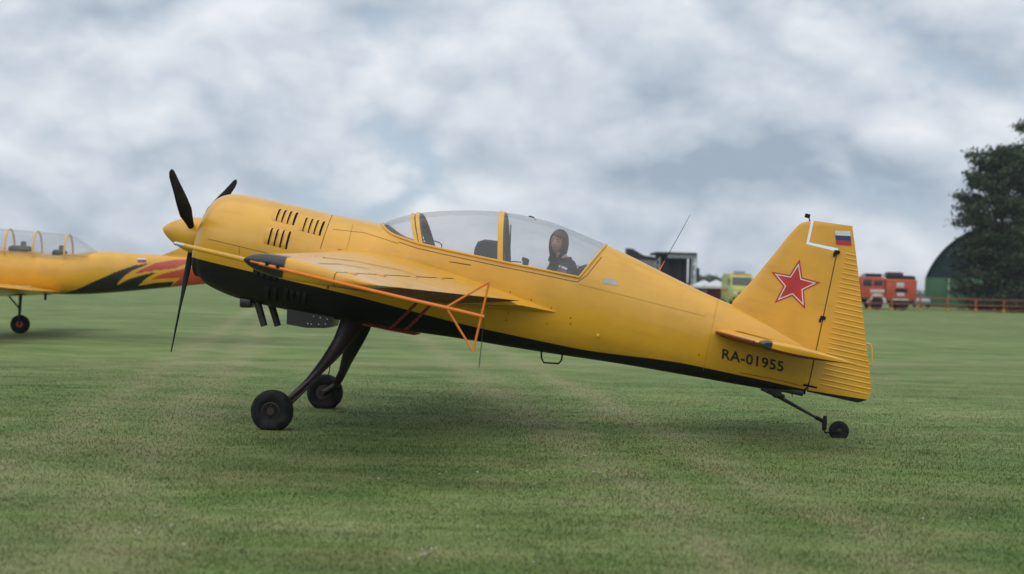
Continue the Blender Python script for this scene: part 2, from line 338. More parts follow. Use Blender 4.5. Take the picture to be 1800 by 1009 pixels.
# scattered white clover heads
def clover():
    mat('clover', (0.42, 0.44, 0.36), 0.8); mb = MB(); v_, f_ = [], []
    for k in range(40):
        c0 = ground(rng.uniform(40, 1780), rng.uniform(690, 1005)) if k % 5 == 0 else c0 + np.array([rng.normal() * 0.25, rng.normal() * 0.25, 0]); r = rng.uniform(0.006, 0.010); z = rng.uniform(0.022, 0.032)
        ring = [[(c0[0] + r * q * math.cos(a), c0[1] + r * q * math.sin(a), z + r * h_) for a in np.linspace(0, 2 * PI, 7)[:-1]] for q, h_ in ((0.5, -0.7), (1, 0), (0.6, 0.75))]; mb.loft(ring)
    tag(mb.obj('clover_flowers', 'clover'), 'tiny white clover heads scattered in the grass', 'flowers', kind='stuff')
clover()
# ------------------------------------------------------------------ the yellow two-seat aerobatic airplane
_n, _f = ground(478, 755), ground(570, 717)
A = Frame((_n + _f) / 2, math.radians(4.5), math.radians(10.5))
plane = empty('aerobatic_airplane', A.mw(), 'yellow and black two-seat aerobatic airplane with a red star on its tail fin', 'airplane')
bp, b3 = A.bp, A.b3
def curve(pts, lat=0.0):
    q = [bp(x, y, lat) for x, y in pts]; return pchip([a for a, b in q], [b for a, b in q])
top_px = [(366, 392), (367.5, 385), (370, 377), (373.5, 368), (378, 360), (388, 348.5), (403, 342.5), (420, 341.5), (450, 346), (498, 356.5), (540, 366), (581, 376), (630, 385.5), (660, 391.5), (672, 393.5),
          (690, 386), (712, 380), (733, 375.5), (760, 372.3), (800, 370.3), (850, 370.3), (883, 372.7), (920, 378.5), (960, 388), (1000, 402), (1040, 419), (1068, 431), (1100, 446), (1150, 471), (1200, 496),
          (1250, 520), (1285, 535), (1340, 562), (1390, 587), (1434, 609)]
bot_px = [(356, 488), (359, 493), (364, 498.5), (376, 506), (395, 515), (414.6, 522.6), (440, 530), (468, 536.5), (513, 546), (590, 561), (651, 572), (730, 583.5), (810, 595), (900, 610), (956, 619), (1100, 641), (1220, 662), (1333, 682), (1411, 692.5)]
ZT, ZB = curve(top_px), curve(bot_px)
XF = bp(366, 392)[0]; XR = bp(1422, 660)[0]
Wd = pchip([-4.9, -4.4, -3.7, -3.0, -2.4, -1.5, -0.6, 0.0, 0.5, 0.8], [0.045, 0.12, 0.235, 0.335, 0.405, 0.44, 0.455, 0.475, 0.50, 0.5])
def Wf(x):
    h = (ZT(x) - ZB(x)) / 2
    if x > 0.9: return h
    if x > 0.3: k = (x - 0.3) / 0.6; return h * k + Wd(x) * (1 - k)
    return Wd(x)
zcp = pchip([-4.9, -3.5, -2.4, -1.0, 0.2, 0.9], [1.62, 1.66, 1.70, 1.68, 1.62, 1.575])
def Zc(x): return (ZT(x) + ZB(x)) / 2 if x > 0.9 else zcp(x)
HU = Hull(ZT, ZB, Wf, Zc, pchip([-4.9, -3, -2.4, -1.0, -0.4, 0.6], [1.75, 1.9, 2.15, 2.25, 2.1, 2.0]), pchip([-4.9, -2, 0.3, 0.9], [2.3, 2.4, 2.3, 2.0]))
def sf(px, py): return surf(A, HU, px, py)
def nrm(p):
    x, y, z = p; e = 0.01; s_ = 1 if y >= 0 else -1
    dx = (HU.y(x + e, z) - HU.y(x - e, z)) / (2 * e); dz = (HU.y(x, z + e) - HU.y(x, z - e)) / (2 * e)
    return Vector((-dx, s_, -dz)).normalized()
# edge of the glass: pixel points on the near side -> (x, z)
gl_px = [(673, 396), (676, 401), (681, 406), (690, 412), (705, 418), (722, 424), (736, 428.5), (800, 443), (880, 460), (960, 476), (1005, 485.5), (1018, 488)]
gl = [sf(*p) for p in gl_px]
xa, za = gl[-1][0], gl[-1][2]; xtop = bp(1066, 430.5)[0]
XG0, XG1 = bp(671, 393.4)[0], xtop
gx = [XG0] + [g[0] for g in gl]; gz = [ZT(XG0)] + [g[2] for g in gl]
zg_f = pchip(gx, gz)
def ZG(x):
    if x >= xa: return min(zg_f(x), ZT(x))
    k = (xa - x) / (xa - XG1); return min(za + (ZT(XG1) - za) * k, ZT(x))
# black belly line
bl = [(bp(355, 457, 0.45)), bp(600, 515, 0.46), bp(850, 579, 0.42), bp(1000, 611, 0.38), bp(1220, 643, 0.25), bp(1346, 670, 0.15), bp(1411, 684, 0.06)]
ZL = pchip([b[0] for b in bl], [b[1] for b in bl])
st = sorted(set([round(v, 4) for v in list(np.linspace(XR, XF, 150)) + list(np.linspace(XG1, XG1 + 0.3, 30)) + list(np.linspace(XG0 - 0.35, XG0, 30)) + list(XF - 0.3 * (1 - np.cos(np.linspace(0, PI / 2, 22))))]))
st = [x for x in st if x <= XF]
mb = MB(); rings = []; NL, NU = 18, 22
for x in st:
    tm = HU.tparam(x, ZG(x)) if XG1 < x < XG0 else 1.0
    h = HU.half(x, -1, 0, NL) + HU.half(x, 0, tm, NU)[1:]
    rings.append(h)
half = rings
n = NL + NU + 1
V = [p for r in half for p in r]; Vm = [(p[0], -p[1], p[2]) for p in V]; Fs = []
for i in range(len(half) - 1):
    for j in range(n - 1): a = i * n + j; Fs.append([a, a + 1, a + 1 + n, a + n])
off = len(V); Fs += [[i + off for i in f[::-1]] for f in Fs]
mb.add(V + Vm, Fs)
# rolled cowl lip and tail closure
last = half[-1]; ring = [p for p in last] + [(p[0], -p[1], p[2]) for p in last[::-1][1:-1]]
cz = (ZT(XF) + ZB(XF)) / 2
rr = [ring]
for dx, k in ((0.012, 0.94), (0.012, 0.86), (-0.01, 0.80), (-0.10, 0.78)):
    rr.append([(p[0] + dx, p[1] * k, cz + (p[2] - cz) * k) for p in ring])
mb.loft(rr, True, False)
first = half[0]; ring0 = [p for p in first] + [(p[0], -p[1], p[2]) for p in first[::-1][1:-1]]
mb.add(ring0, [list(range(len(ring0)))])
bmv = np.array(mb.v); fus = mb.obj('fuselage', 'fus', plane, 40)
bm = bmesh.new(); bm.from_mesh(fus.data); bmesh.ops.remove_doubles(bm, verts=bm.verts, dist=0.0004); bmesh.ops.recalc_face_normals(bm, faces=bm.faces); bm.to_mesh(fus.data); bm.free()
a_ = fus.data.attributes.new('paint', 'FLOAT', 'POINT'); a_.data.foreach_set('value', [v.co.z - ZL(v.co.x) for v in fus.data.vertices])
# engine intake disc with shutter vanes inside the cowl mouth
mb = MB(); ri = (ZT(XF) - ZB(XF)) / 2 * 0.79
mb.lathe([(XF - 0.085, 0.14), (XF - 0.08, ri)], (0, 0, cz), (1, 0, 0), 40); mb.obj('intake_disc', 'black_matt', fus)
mb = MB()
for k in range(24):
    a = 2 * PI * k / 24; d = Vector((0, math.cos(a), math.sin(a))); e = Vector((0.3, -math.sin(a), math.cos(a))).normalized() * 0.03
    p0 = Vector((XF - 0.07, 0, cz)) + d * 0.17; p1 = Vector((XF - 0.07, 0, cz)) + d * ri * 0.97
    mb.add([p0 - e * .5, p0 + e * .5, p1 + e, p1 - e], [[0, 1, 2, 3]])
mb.obj('shutter_vanes', 'dark_metal', fus)
# ---- canopy glass
def glass_grid():
    mb = MB(); xs = sorted(set([round(v, 4) for v in list(np.linspace(XG1, XG0, 90)) + list(np.linspace(XG1, XG1 + 0.25, 20)) + list(np.linspace(XG0 - 0.3, XG0, 20))]))
    rows = []
    for x in xs:
        tm = HU.tparam(x, ZG(x)); h = HU.half(x, tm, 1, 16); rows.append(h + [(p[0], -p[1], p[2]) for p in h[::-1][1:]])
    return mb.loft(rows, False, False)
canopy = glass_grid().obj('canopy', 'glass', plane, 60)
tag(canopy, 'clear tinted bubble canopy over both seats')
def hoop(xt, xb_, zb_, hw, out_, mi=0, tlo=None, thick=0.008, mb=None):
    """frame hoop: from the sill on one side over the top to the other; xt at top, xb_ at the sill"""
    mb = mb or MB(); rows = []; zt = ZT(xt); n_ = 26; pts = []
    for k in range(n_ + 1):
        a = (k / n_) * PI / 2; z = zb_ + (zt - zb_) * math.sin(a) ** 0.9
        z = min(z, zt - 1e-5); x = xt + (xb_ - xt) * (zt - z) / (zt - zb_); pts.append((x, HU.y(x, z) if k < n_ else 0.0, min(z, ZT(x))))
    P = pts + [(p[0], -p[1], p[2]) for p in pts[::-1][1:]]
    rings = []
    for i, p in enumerate(P):
        c = Vector((p[0], 0, zb_ - 0.1)); nn = (Vector(p) - c); nn.x = 0; nn.normalize(); q = Vector(p)
        o0, o1 = q + nn * out_, q + nn * (out_ + thick)
        ax = Vector((1, 0, 0)) * hw
        rings.append([o0 - ax, o0 + ax, o1 + ax, o1 - ax])
    return mb.loft(rings, True, True, mi)
for (tp, bs, w_, nm) in (((728, 376.6), (733, 427.5), 0.020, 'windshield_arch'), ((737, 375.2), (741, 429), 0.019, 'canopy_front_frame'), ((884, 372.8), (879.5, 459.5), 0.027, 'canopy_middle_frame')):
    xt = bp(*tp)[0]; q = sf(*bs)
    fr = hoop(xt, q[0], q[2] - 0.01, w_, 0.0015, thick=0.007).obj(nm, 'yellow', canopy, 40)
    hoop(xt - 0.012, q[0] - 0.012, q[2] - 0.012, w_ * 1.15, -0.030, thick=0.026).obj('frame_lining', 'cockpit_dark', canopy, 40)
# sill rail that follows the edge of the glass
mb = MB(); mb2 = MB(); sp = []
for x in list(np.linspace(XG0 - 0.002, xa + 0.02, 60)) + list(np.linspace(xa, XG1 + 0.002, 24)):
    z = ZG(x); sp.append((x, HU.y(x, z), z))
for sgn in (1, -1):
    P = [Vector((p[0], p[1] * sgn, p[2])) for p in sp]
    P = [p + Vector((0, 0.004 * sgn, 0.002)) for p in P]
    mb.tube(P, 0.013, 8)
    Q = []
    for p in sp:
        x, z = p[0], p[2] - 0.045 if p[0] > xa - 0.01 else p[2]; x = x if p[0] > xa - 0.01 else x - 0.05
        if p[0] < XG1 + 0.06: continue
        yy = HU.y(x, min(z, ZT(x) - 0.002)); Q.append(Vector((x, yy * sgn, z)) + nrm((x, yy * sgn, z)) * 0.0025)
    ribbon(mb2, Q[8:], 0.006, nrm)
mb.obj('sill_rail', 'yellow', canopy); mb2.obj('canopy_seam', 'seam', canopy)
def line_px(pts, w_=0.006, m_='seam', name='panel_seam', parent=None, n_=14):
    P = []
    for (a, b) in zip(pts[:-1], pts[1:]):
        for k in range(n_): t = k / n_; P.append((a[0] + (b[0] - a[0]) * t, a[1] + (b[1] - a[1]) * t))
    P.append(pts[-1]); Q = []
    for p in P: q = Vector(sf(*p)); Q.append(q + nrm(q) * 0.0022)
    return ribbon(MB(), Q, w_, nrm).obj(name, m_, parent or fus)
line_px([(584, 378), (577, 395), (570, 415), (563, 437)]); line_px([(585, 403), (640, 409), (700, 428)], 0.004)
line_px([(366, 420), (420, 433), (470, 445)], 0.004); line_px([(420, 433), (421, 447)], 0.004)
line_px([(1300, 655), (1360, 666), (1412, 679)], 0.005); line_px([(790, 460), (828, 466)], 0.008)
for p in ((656, 436), (683, 442), (718, 451), (742, 459), (769, 470), (797, 478), (824, 487), (897, 513), (934, 527), (969, 541), (1003, 559), (962, 569), (894, 551), (890, 563), (1003, 569), (1229, 624)):
    q = Vector(sf(*p)); d = nrm(q); MB().lathe([(-0.004, 0.008), (0.002, 0.007), (0.003, 0.001)], q, d, 10).obj('fastener', 'grey_line' if p[0] < 830 else 'seam', fus)
# data plate and small boss on the flank
def decal_quad(fn, c, nu_, nv_, off, mats, parent, name, mfn=lambda u, v: 0):
    V, Fs, ms = [], [], []
    for j in range(nv_ + 1):
        for i in range(nu_ + 1):
            u, v = i / nu_, j / nv_
            px = [(c[0][k] * (1 - u) + c[1][k] * u) * (1 - v) + (c[3][k] * (1 - u) + c[2][k] * u) * v for k in (0, 1)]
            V.append(fn(px[0], px[1], off))
    for j in range(nv_):
        for i in range(nu_): a = j * (nu_ + 1) + i; Fs.append([a, a + 1, a + nu_ + 2, a + nu_ + 1]); ms.append(mfn((i + .5) / nu_, (j + .5) / nv_))
    return MB().add(V, Fs, ms).obj(name, mats, parent)
def on_fus(px, py, off):
    q = Vector(sf(px, py)); return q + nrm(q) * off
decal_quad(on_fus, ((1060, 488), (1084, 492), (1085, 502), (1060, 498)), 4, 3, 0.003, 'grey_line', fus, 'data_plate')
q = Vector(sf(1051, 590)); mb = MB(); mb.lathe([(-0.01, 0.02), (0.008, 0.018), (0.014, 0.004)], q, (0.3, 1, 0), 12); mb.obj('drain_boss', 'yellow', fus)
# ---- louvres
def louvre(tp, bt, w_, m_, sgn=1):
    p0, p1 = Vector(sf(*tp)), Vector(sf(*bt)); n0 = nrm((p0 + p1) / 2); d = (p1 - p0); L_ = d.length; d.normalize(); fw = n0.cross(d).normalized()
    if fw.x < 0: fw = -fw
    rows = []
    for k in range(9):
        t = k / 8; e = min(1, min(t, 1 - t) * 5) ** 0.6; c = p0.lerp(p1, t); c = Vector((c.x, HU.y(c.x, c.z), c.z)) - n0 * 0.003
        rows.append([c + fw * w_ * 0.62, c + fw * w_ * 0.25 + n0 * (0.004 + 0.012 * e), c - fw * w_ * 0.30 + n0 * (0.004 + 0.020 * e), c - fw * w_ * 0.34 + n0 * 0.0045, c - fw * w_ * 0.60 + n0 * 0.0042])
    if sgn < 0: rows = [[Vector((p.x, -p.y, p.z)) for p in r] for r in rows]
    mb = MB(); V = [p for r in rows for p in r]; Fs = []; ms = []
    for i in range(8):
        for j in range(4): a = i * 5 + j; Fs.append([a, a + 1, a + 6, a + 5]); ms.append(0 if j < 2 else 1)
    mb.add(V, Fs, ms).obj('louver', [m_, 'black_matt'], fus, 40)
def bank(t0, t1, b0, b1, k, m_):
    for i in range(k):
        u = i / (k - 1)
        for sgn in (1, -1): louvre((t0[0] + (t1[0] - t0[0]) * u, t0[1] + (t1[1] - t0[1]) * u), (b0[0] + (b1[0] - b0[0]) * u, b0[1] + (b1[1] - b0[1]) * u), 0.058, m_, sgn)
bank((489, 367), (519, 373), (481, 388), (510.5, 395), 4, 'yellow')
bank((536, 382), (566, 388.5), (528, 406), (557, 413.5), 4, 'yellow')
bank((475, 400), (506, 406), (467, 429), (498, 437), 4, 'yellow')
bank((452, 470), (486, 478), (449, 486), (482, 494), 4, 'black_matt')
bank((471, 503), (484, 506), (470, 524), (483, 528), 2, 'black_matt')
bank((504, 507), (536, 514), (502, 528), (534, 536), 4, 'black_matt')
# ---- spinner and propeller (at rest)
xs0, zs0 = bp(286, 402); zs0 = 1.578; xb0 = 1.385
mb = MB(); Ls = xs0 - xb0
mb.lathe([(xb0 - 0.03, 0.10), (xb0 - 0.03, 0.185), (xb0, 0.188)] + [(xb0 + Ls * t, 0.188 * (1 - t ** 1.75) ** 0.72 + 0.004) for t in np.linspace(0.08, 0.995, 18)] + [(xs0 + 0.002, 0.001)], (0, 0, zs0), (1, 0, 0), 40)
spin = mb.obj('spinner', 'yellow', plane, 50)
mb = MB(); mb.lathe([(xb0 - 0.031, 0.1891), (xb0 - 0.012, 0.1895)], (0, 0, zs0), (1, 0, 0), 40); mb.obj('spinner_backplate', 'black_matt', spin)
mb = MB(); mb.lathe([(XF - 0.10, 0.13), (xb0 + 0.02, 0.12)], (0, 0, zs0), (1, 0, 0), 24); prop = mb.obj('propeller', 'dark_metal', plane)
def blade(ang):
    rd = Vector((0, math.sin(ang), math.cos(ang))); tg = Vector((0, math.cos(ang), -math.sin(ang))); ax = Vector((1, 0, 0)); rings = []
    for t in np.linspace(0, 1, 20):
        r = 0.10 + 1.12 * t; ch = (0.055 + 0.085 * min(1, t * 3.2) ** 1.5) * (1 - 0.45 * max(0, (t - 0.45) / 0.55) ** 1.6) * (1 if t < 0.98 else 0.6); th = 0.055 * (1 - t) ** 1.5 + 0.010
        if t < 0.12: th = 0.06
        pit = math.radians(52 - 40 * min(1, t * 1.4)); cd = tg * math.cos(pit) + ax * math.sin(pit); nd = cd.cross(rd)
        c = Vector((xb0 + 0.075, 0, zs0)) + rd * r
        rings.append([c + cd * ch * 0.5 * math.cos(a) + nd * th * 0.5 * math.sin(a) for a in np.linspace(0, 2 * PI, 14, endpoint=False)])
    return MB().loft(rings)
for k in range(3): blade(math.radians(62 + 120 * k)).obj('blade', 'black_matt', prop, 40)
# ---- wings
ZW = 1.603
def wx(y):                                         # leading and trailing edge x, relative thickness
    y = abs(y); t = (y - 0.45) / (4.1 - 0.45)
    le, te = 0.02 + (-0.262 - 0.02) * t, -2.06 + (-1.235 + 2.06) * t; th = 0.185 + (0.155 - 0.185) * t
    if y < 0.62: k = ((0.62 - y) / 0.26) ; k = max(0, k); le += 0.10 * k ** 1.5; te -= 0.34 * k ** 1.5; th *= 1 - 0.10 * k
    return le, te, th
def wsec(y, c0, c1, n_=22, scale=1.0):            # closed section between chord fractions: over the top then back underneath
    le, te, th = wx(y); c = le - te; up, lo = [], []
    for k in range(n_ + 1):
        s_ = k / n_; xi = c0 + (c1 - c0) * (1 - math.cos(s_ * PI / 2)) if c0 == 0 else c0 + (c1 - c0) * s_
        tz = naca(xi) * th * c * scale + (0.0015 if xi > 0.9 else 0)
        up.append((le - xi * c, y, ZW + tz)); lo.append((le - xi * c, y, ZW - tz))
    return up, lo
HG = 0.665
def wing_mesh(sgn):
    mb = MB()
    def lof(ys, c0, c1, capa=True, capb=True, scales=None):
        R = []; n_ = 22
        for i, y in enumerate(ys):
            up, lo = wsec(y, c0, c1, n_, (scales or [1] * len(ys))[i]); r = up + lo[::-1][0 if c1 < 1 else 0:]
            R.append([(p[0], p[1] * sgn, p[2]) for p in r])
        m_ = len(R[0]); V = [p for r in R for p in r]; Fs = []; ms = []
        for i in range(len(R) - 1):
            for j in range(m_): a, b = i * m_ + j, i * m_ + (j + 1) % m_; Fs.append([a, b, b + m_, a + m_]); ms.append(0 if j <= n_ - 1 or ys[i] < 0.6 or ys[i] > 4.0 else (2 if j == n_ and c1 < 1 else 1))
        if capa: Fs.append(list(range(m_))); ms.append(0)
        if capb: Fs.append([(len(R) - 1) * m_ + j for j in range(m_)]); ms.append(0)
        mb.add(V, Fs, ms)
    lof([0.20, 0.36, 0.40, 0.45, 0.50, 0.56, 0.62, 0.80], 0, 1.0)
    lof(list(np.linspace(0.80, 3.98, 16)), 0, HG, False, False)
    lof([3.98, 4.06, 4.085, 4.10, 4.108], 0, HG, False, True, [1, 1, 0.93, 0.75, 0.45])
    return mb
AIL = math.radians(-4.0)
def aileron_mesh(sgn):
    mb = MB(); R = []; n_ = 10; ys = list(np.linspace(0.815, 4.06, 14)) + [4.085, 4.10, 4.108]; ks = [1] * 14 + [0.93, 0.75, 0.45]
    for y, kq in zip(ys, ks):
        le, te, th = wx(y); c = le - te; up, lo = wsec(y, HG + 0.012, 1.0, n_, kq); hx, hz = le - (HG + 0.02) * c, ZW
        nose = []
        tz = up[0][2] - ZW
        for a in np.linspace(-75, 75, 5): nose.append((up[0][0] + 0.35 * tz * math.cos(math.radians(a)) * 0.6, y, ZW + tz * 0.97 * math.sin(math.radians(a))))
        r = up + lo[::-1] + nose
        o = []
        for p in r:
            dx, dz = p[0] - hx, p[2] - hz; ca, sa = math.cos(AIL), math.sin(AIL)
            o.append((hx + dx * ca - dz * sa, y * sgn, hz + dx * sa + dz * ca))
        R.append(o)
    m_ = len(R[0]); V = [p for r in R for p in r]; Fs = []; ms = []
    for i in range(len(R) - 1):
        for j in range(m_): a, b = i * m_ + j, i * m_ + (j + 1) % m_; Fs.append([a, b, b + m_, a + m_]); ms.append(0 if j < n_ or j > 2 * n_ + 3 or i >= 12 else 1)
    Fs += [list(range(m_)), [(len(R) - 1) * m_ + j for j in range(m_)]]; ms += [0, 0]
    return mb.add(V, Fs, ms)
def wtop(x, y, s_=1): le, te, th = wx(y); c = le - te; xi = (le - x) / c; return ZW + s_ * naca(max(0.0, min(1, xi))) * th * c
for sgn in (1, -1):
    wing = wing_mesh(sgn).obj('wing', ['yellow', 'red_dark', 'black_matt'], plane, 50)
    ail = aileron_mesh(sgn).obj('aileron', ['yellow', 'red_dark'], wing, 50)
    for y in (1.35, 2.2, 3.1, 3.8):                # hinge brackets bridging the gap
        le, te, th = wx(y); x = le - (HG + 0.004) * (le - te); MB().box((x, y * sgn, wtop(x, y) - 0.002), (0.10, 0.10, 0.012), bev=0.004).obj('hinge_bracket', 'yellow', wing)
    # painted root lines on the upper skin
    def on_wing(px, py):
        prev = None
        for y in np.arange(0.40, 3.9, 0.01):
            x, z = bp(px, py, y); g = z - wtop(x, y)
            if prev is not None and prev[0] > 0 >= g or (prev is not None and prev[0] < 0 <= g): return Vector((x, y * sgn, wtop(x, y) + 0.004))
            prev = (g, y)
        return None
    for pl, m_, w_ in (([(560, 452), (620, 458), (700, 474), (742, 488)], 'grey_line', 0.02), ([(540, 462), (600, 464), (660, 474)], 'grey_line', 0.015)):
        P = []
        for a, b in zip(pl[:-1], pl[1:]):
            for k in range(6): q = on_wing(a[0] + (b[0] - a[0]) * k / 6, a[1] + (b[1] - a[1]) * k / 6); P += [q] if q else []
        if len(P) > 2: ribbon(MB(), P, w_, lambda p: (0.05, 0, 1)).obj('paint_line', m_, wing)
    # dark nose of the wing tip
    mb = MB(); R = []
    for y, s_ in ((3.93, 1.012), (4.06, 1.015), (4.095, 0.9), (4.116, 0.6), (4.119, 0.3)):
        up, lo = wsec(y, 0, 0.30, 10, s_); r = [(p[0] + 0.004, p[1] * sgn, p[2]) for p in up + lo[::-1][:-1]]; R.append(r)
    mb.loft(R, True, True); mb.obj('tip_cap', 'black_paint', wing, 60)
    # dashed tape along the trailing edge
    # spade under the aileron
    def sp_(px, py, lat=2.25): p = b3(px, py, lat); return (p[0], p[1] * sgn, p[2])
    mb = MB(); mb.tube([sp_(733, 532), sp_(686.7, 579)], 0.013, 8); mb.tube([sp_(757, 536), sp_(710.7, 583)], 0.013, 8)
    spd = mb.obj('spade_strut', 'red_dark', wing)
    a, b = Vector(sp_(642, 569.5)), Vector(sp_(734, 587.5)); mb = MB(); d = (b - a); nn = Vector((-d.z, 0, d.x)).normalized() * 0.004; yv = Vector((0, 0.20, 0))
    V = []
    for s2 in (-1, 1):
        for p, k in ((a, 0.75), (a.lerp(b, 0.5), 1.0), (b, 0.8)): V += [p + yv * k + nn * s2, p - yv * k + nn * s2]
    mb.add(V, [[0, 1, 3, 2], [2, 3, 5, 4], [6, 8, 9, 7], [8, 10, 11, 9], [0, 2, 8, 6], [2, 4, 10, 8], [1, 7, 9, 3], [3, 9, 11, 5], [0, 6, 7, 1], [4, 5, 11, 10]]); mb.obj('spade_plate', 'red_dark', wing)
    p = b3(577, 503, 3.2); mb = MB(); mb.tube([(p[0], p[1] * sgn, ZW - 0.05), (p[0], p[1] * sgn, p[2] - 0.02)], 0.008, 8); mb.obj('tie_down_ring', 'red_dark', wing)
    # sighting frame on the tip
    YS = 4.14
    def tp(px, py): p = b3(px, py, YS); return (p[0], YS * sgn, p[2])
    mb = MB(); mb.tube([tp(440, 459), tp(462, 464.5)], 0.006, 8); 
    rod = [tp(455, 463), tp(550, 486.5), tp(640, 507.5), tp(720, 526.5), tp(785, 541), tp(851, 557)]
    mb.tube(rod, [0.011, 0.012, 0.0125, 0.0125, 0.0125, 0.012], 10)
    E_ = tp(851, 557)
    for a, b in (((785, 540), (860, 495.5)), ((860, 495.5), (831.5, 618)), ((831.5, 618), (785, 541))): mb.tube([tp(*a), tp(*b)], 0.0075, 8)
    sg = mb.obj('sighting_frame', 'orange', wing, 60)
    mb = MB(); 
    for x in (470, 489): p = tp(x, 461 + (x - 462) * 0.245 + 1); mb.tube([(p[0], 4.0 * sgn, p[2]), (p[0], (YS + 0.014) * sgn, p[2])], 0.014, 10)
    mb.obj('sight_clamp', 'black_matt', wing)
    mb = MB(); mb.tube([tp(850.5, 557), tp(847, 600), tp(842, 646)], 0.003, 6); mb.obj('sight_wire', 'dark_metal', wing)
# pitot tube on the near wing
wl = [o for o in plane.children if o.name.startswith('wing')][0]
P0, P1 = b3(306, 427.3, 3.75), b3(440, 459.5, 3.75); v0, v1 = Vector(P0), Vector(P1)
mb = MB(); mb.tube([v0.lerp(v1, 0.13), v0.lerp(v1, 0.4), v1 - Vector((0.06, 0, 0))], [0.016, 0.0185, 0.02], 12); pit = mb.obj('pitot_tube', 'yellow', wl)
mb = MB(); mb.tube([v0, v0.lerp(v1, 0.015), v0.lerp(v1, 0.135)], [0.010, 0.0145, 0.0165], 12); mb.obj('pitot_tip', 'silver', wl)
# ---- fin and rudder
XH = -4.868; ZGAP = bp(1419.5, 427.4)[1]; 
fl = [(1286, 531), (1296, 521), (1317.5, 498), (1360, 447), (1401.7, 397.5), (1408, 392.5), (1413, 390.5), (1424, 388.6)]
fq = [bp(*p) for p in fl]; XLE = pchip([q[1] for q in fq], [q[0] for q in fq]); ZTOP = max(q[1] for q in fq)
tq = [bp(*p) for p in ((1498.7, 398), (1509.5, 488), (1522, 600), (1529.7, 663), (1531.5, 685))]; XTE = pchip([q[1] for q in tq], [q[0] for q in tq])
XHN = bp(1427, 405)[0]
ZRB = bp(1500, 706)[1]; ZRT0, ZRT1 = bp(1433, 388.4), bp(1498.7, 397.5)
def FT(x, z):                                      # half thickness of the tail
    le = XLE(min(max(z, fq[0][1]), ZTOP)); le = le if z > fq[0][1] else fq[0][0]; te = XTE(z); xi = (le - x) / (le - te); k = (z - 1.4) / 1.6
    return max(0.004, (0.088 - 0.035 * k) * naca(max(0.0, min(1, xi))) * (le - te) * 0.85 + 0.003)
def slab(rows, mb, mi=0, nn=18):                   # rows: (z, x_front, x_back, round)
    R = []
    for z, x0, x1, ko in rows:
        r = []
        for k in range(nn + 1): t = k / nn; t = (1 - math.cos(t * PI)) / 2; x = x0 + (x1 - x0) * t; r.append((x, FT(x, z) * ko * (min(1, t * 12 + 0.25) if mi == 9 else 1), z))
        R.append(r + [(p[0], -p[1], p[2]) for p in r[::-1]])
    return mb.loft(R, True, True)
zs = list(np.linspace(1.45, ZGAP - 0.02, 26))
rows = [(z, XLE(max(z, fq[0][1])), XH + 0.003, 1) for z in zs]
XG_ = bp(1423, 400)[0]
rows += [(z, XLE(z), XG_ + 0.0 if z > ZGAP - 0.012 else XH + 0.006, 1) for z in [ZGAP - 0.012 + 1e-4] + list(np.linspace(ZGAP + 0.01, ZTOP - 0.004, 10))]
fin = slab(rows, MB()).obj('tail_fin', 'yellow', plane, 40)
mb = MB(); rrows = []
for z in np.linspace(ZRB, ZGAP + 0.012, 34):
    xb_ = XTE(z); k = max(0, 1 - (z - ZRB) / 0.11); xb_ += 0.10 * (1 - math.sqrt(max(0, 1 - k * k))); rrows.append((z, XH - 0.008, xb_, 1 if z > ZRB + .03 else 0.75))
slab(rrows, mb)
def ztop_r(x): return ZRT0[1] + (ZRT1[1] - ZRT0[1]) * (ZRT0[0] - x) / (ZRT0[0] - ZRT1[0])
hr = []
for k in range(14):
    t = k / 13; z0 = ZGAP + 0.013; hr.append((z0, t))
R = []; nn = 18
for k in range(14):
    t = k / 13; r = []
    for j in range(nn + 1):
        u = (1 - math.cos(j / nn * PI)) / 2; x = XHN + (XTE(ZGAP + 0.013 + t * 0.25) - XHN) * u; z = ZGAP + 0.013 + (ztop_r(x) - ZGAP - 0.013) * t
        r.append((x, FT(x, z) * min(1, 0.3 + u * 9) * (1 if t < 0.9 else 1 - (t - 0.9) * 4), z))
    R.append(r + [(p[0], -p[1], p[2]) for p in r[::-1]])
mb.loft(R, True, True)
rud = mb.obj('rudder', 'fus', plane, 40)
mb = MB(); mb.loft([[(XH + 0.03, FT(XH, z) * 0.8, z), (XH - 0.03, FT(XH, z) * 0.8, z), (XH - 0.03, -FT(XH, z) * 0.8, z), (XH + 0.03, -FT(XH, z) * 0.8, z)] for z in np.linspace(ZRB + 0.012, ZGAP - 0.02, 20)]); mb.obj('hinge_tube', 'seam', rud)
zl2 = [bp(1411, 684), bp(1426, 686.5), bp(1522, 702)]; zlr = pchip([q[0] for q in zl2], [q[1] for q in zl2])
a_ = rud.data.attributes.new('paint', 'FLOAT', 'POINT'); a_.data.foreach_set('value', [v.co.z - zlr(v.co.x) for v in rud.data.vertices])
ys_ = [258, 283, 309, 336, 363, 390, 415, 440, 466, 493, 521, 548, 577, 605, 633, 661, 690, 718, 745, 772, 800, 830, 858, 886, 914, 942, 970]
for yv in ys_:                                     # ribs pressed into the rudder skin
    z = bp(1240 + (690 + (yv - 258) * 0.02) / 2.969 + 20, 360 + yv / 2.969)[1]; x0 = XH - 0.085; x1 = XTE(z) + 0.006
    if z < ZRB + 0.12: x1 += 0.02
    mb = MB(); R = []
    for k in range(9):
        x = x0 + (x1 - x0) * k / 8; t_ = FT(x, z) + (0.006 if 0 < k else 0.0); R.append([(x, t_ - 0.006, z - 0.010), (x, t_, z - 0.003), (x, t_, z + 0.003), (x, t_ - 0.006, z + 0.010), (x, -t_ + 0.006, z + 0.010), (x, -t_, z + 0.003), (x, -t_, z - 0.003), (x, -t_ + 0.006, z - 0.010)])
    mb.loft(R).obj('rudder_rib', 'yellow', rud, 30)
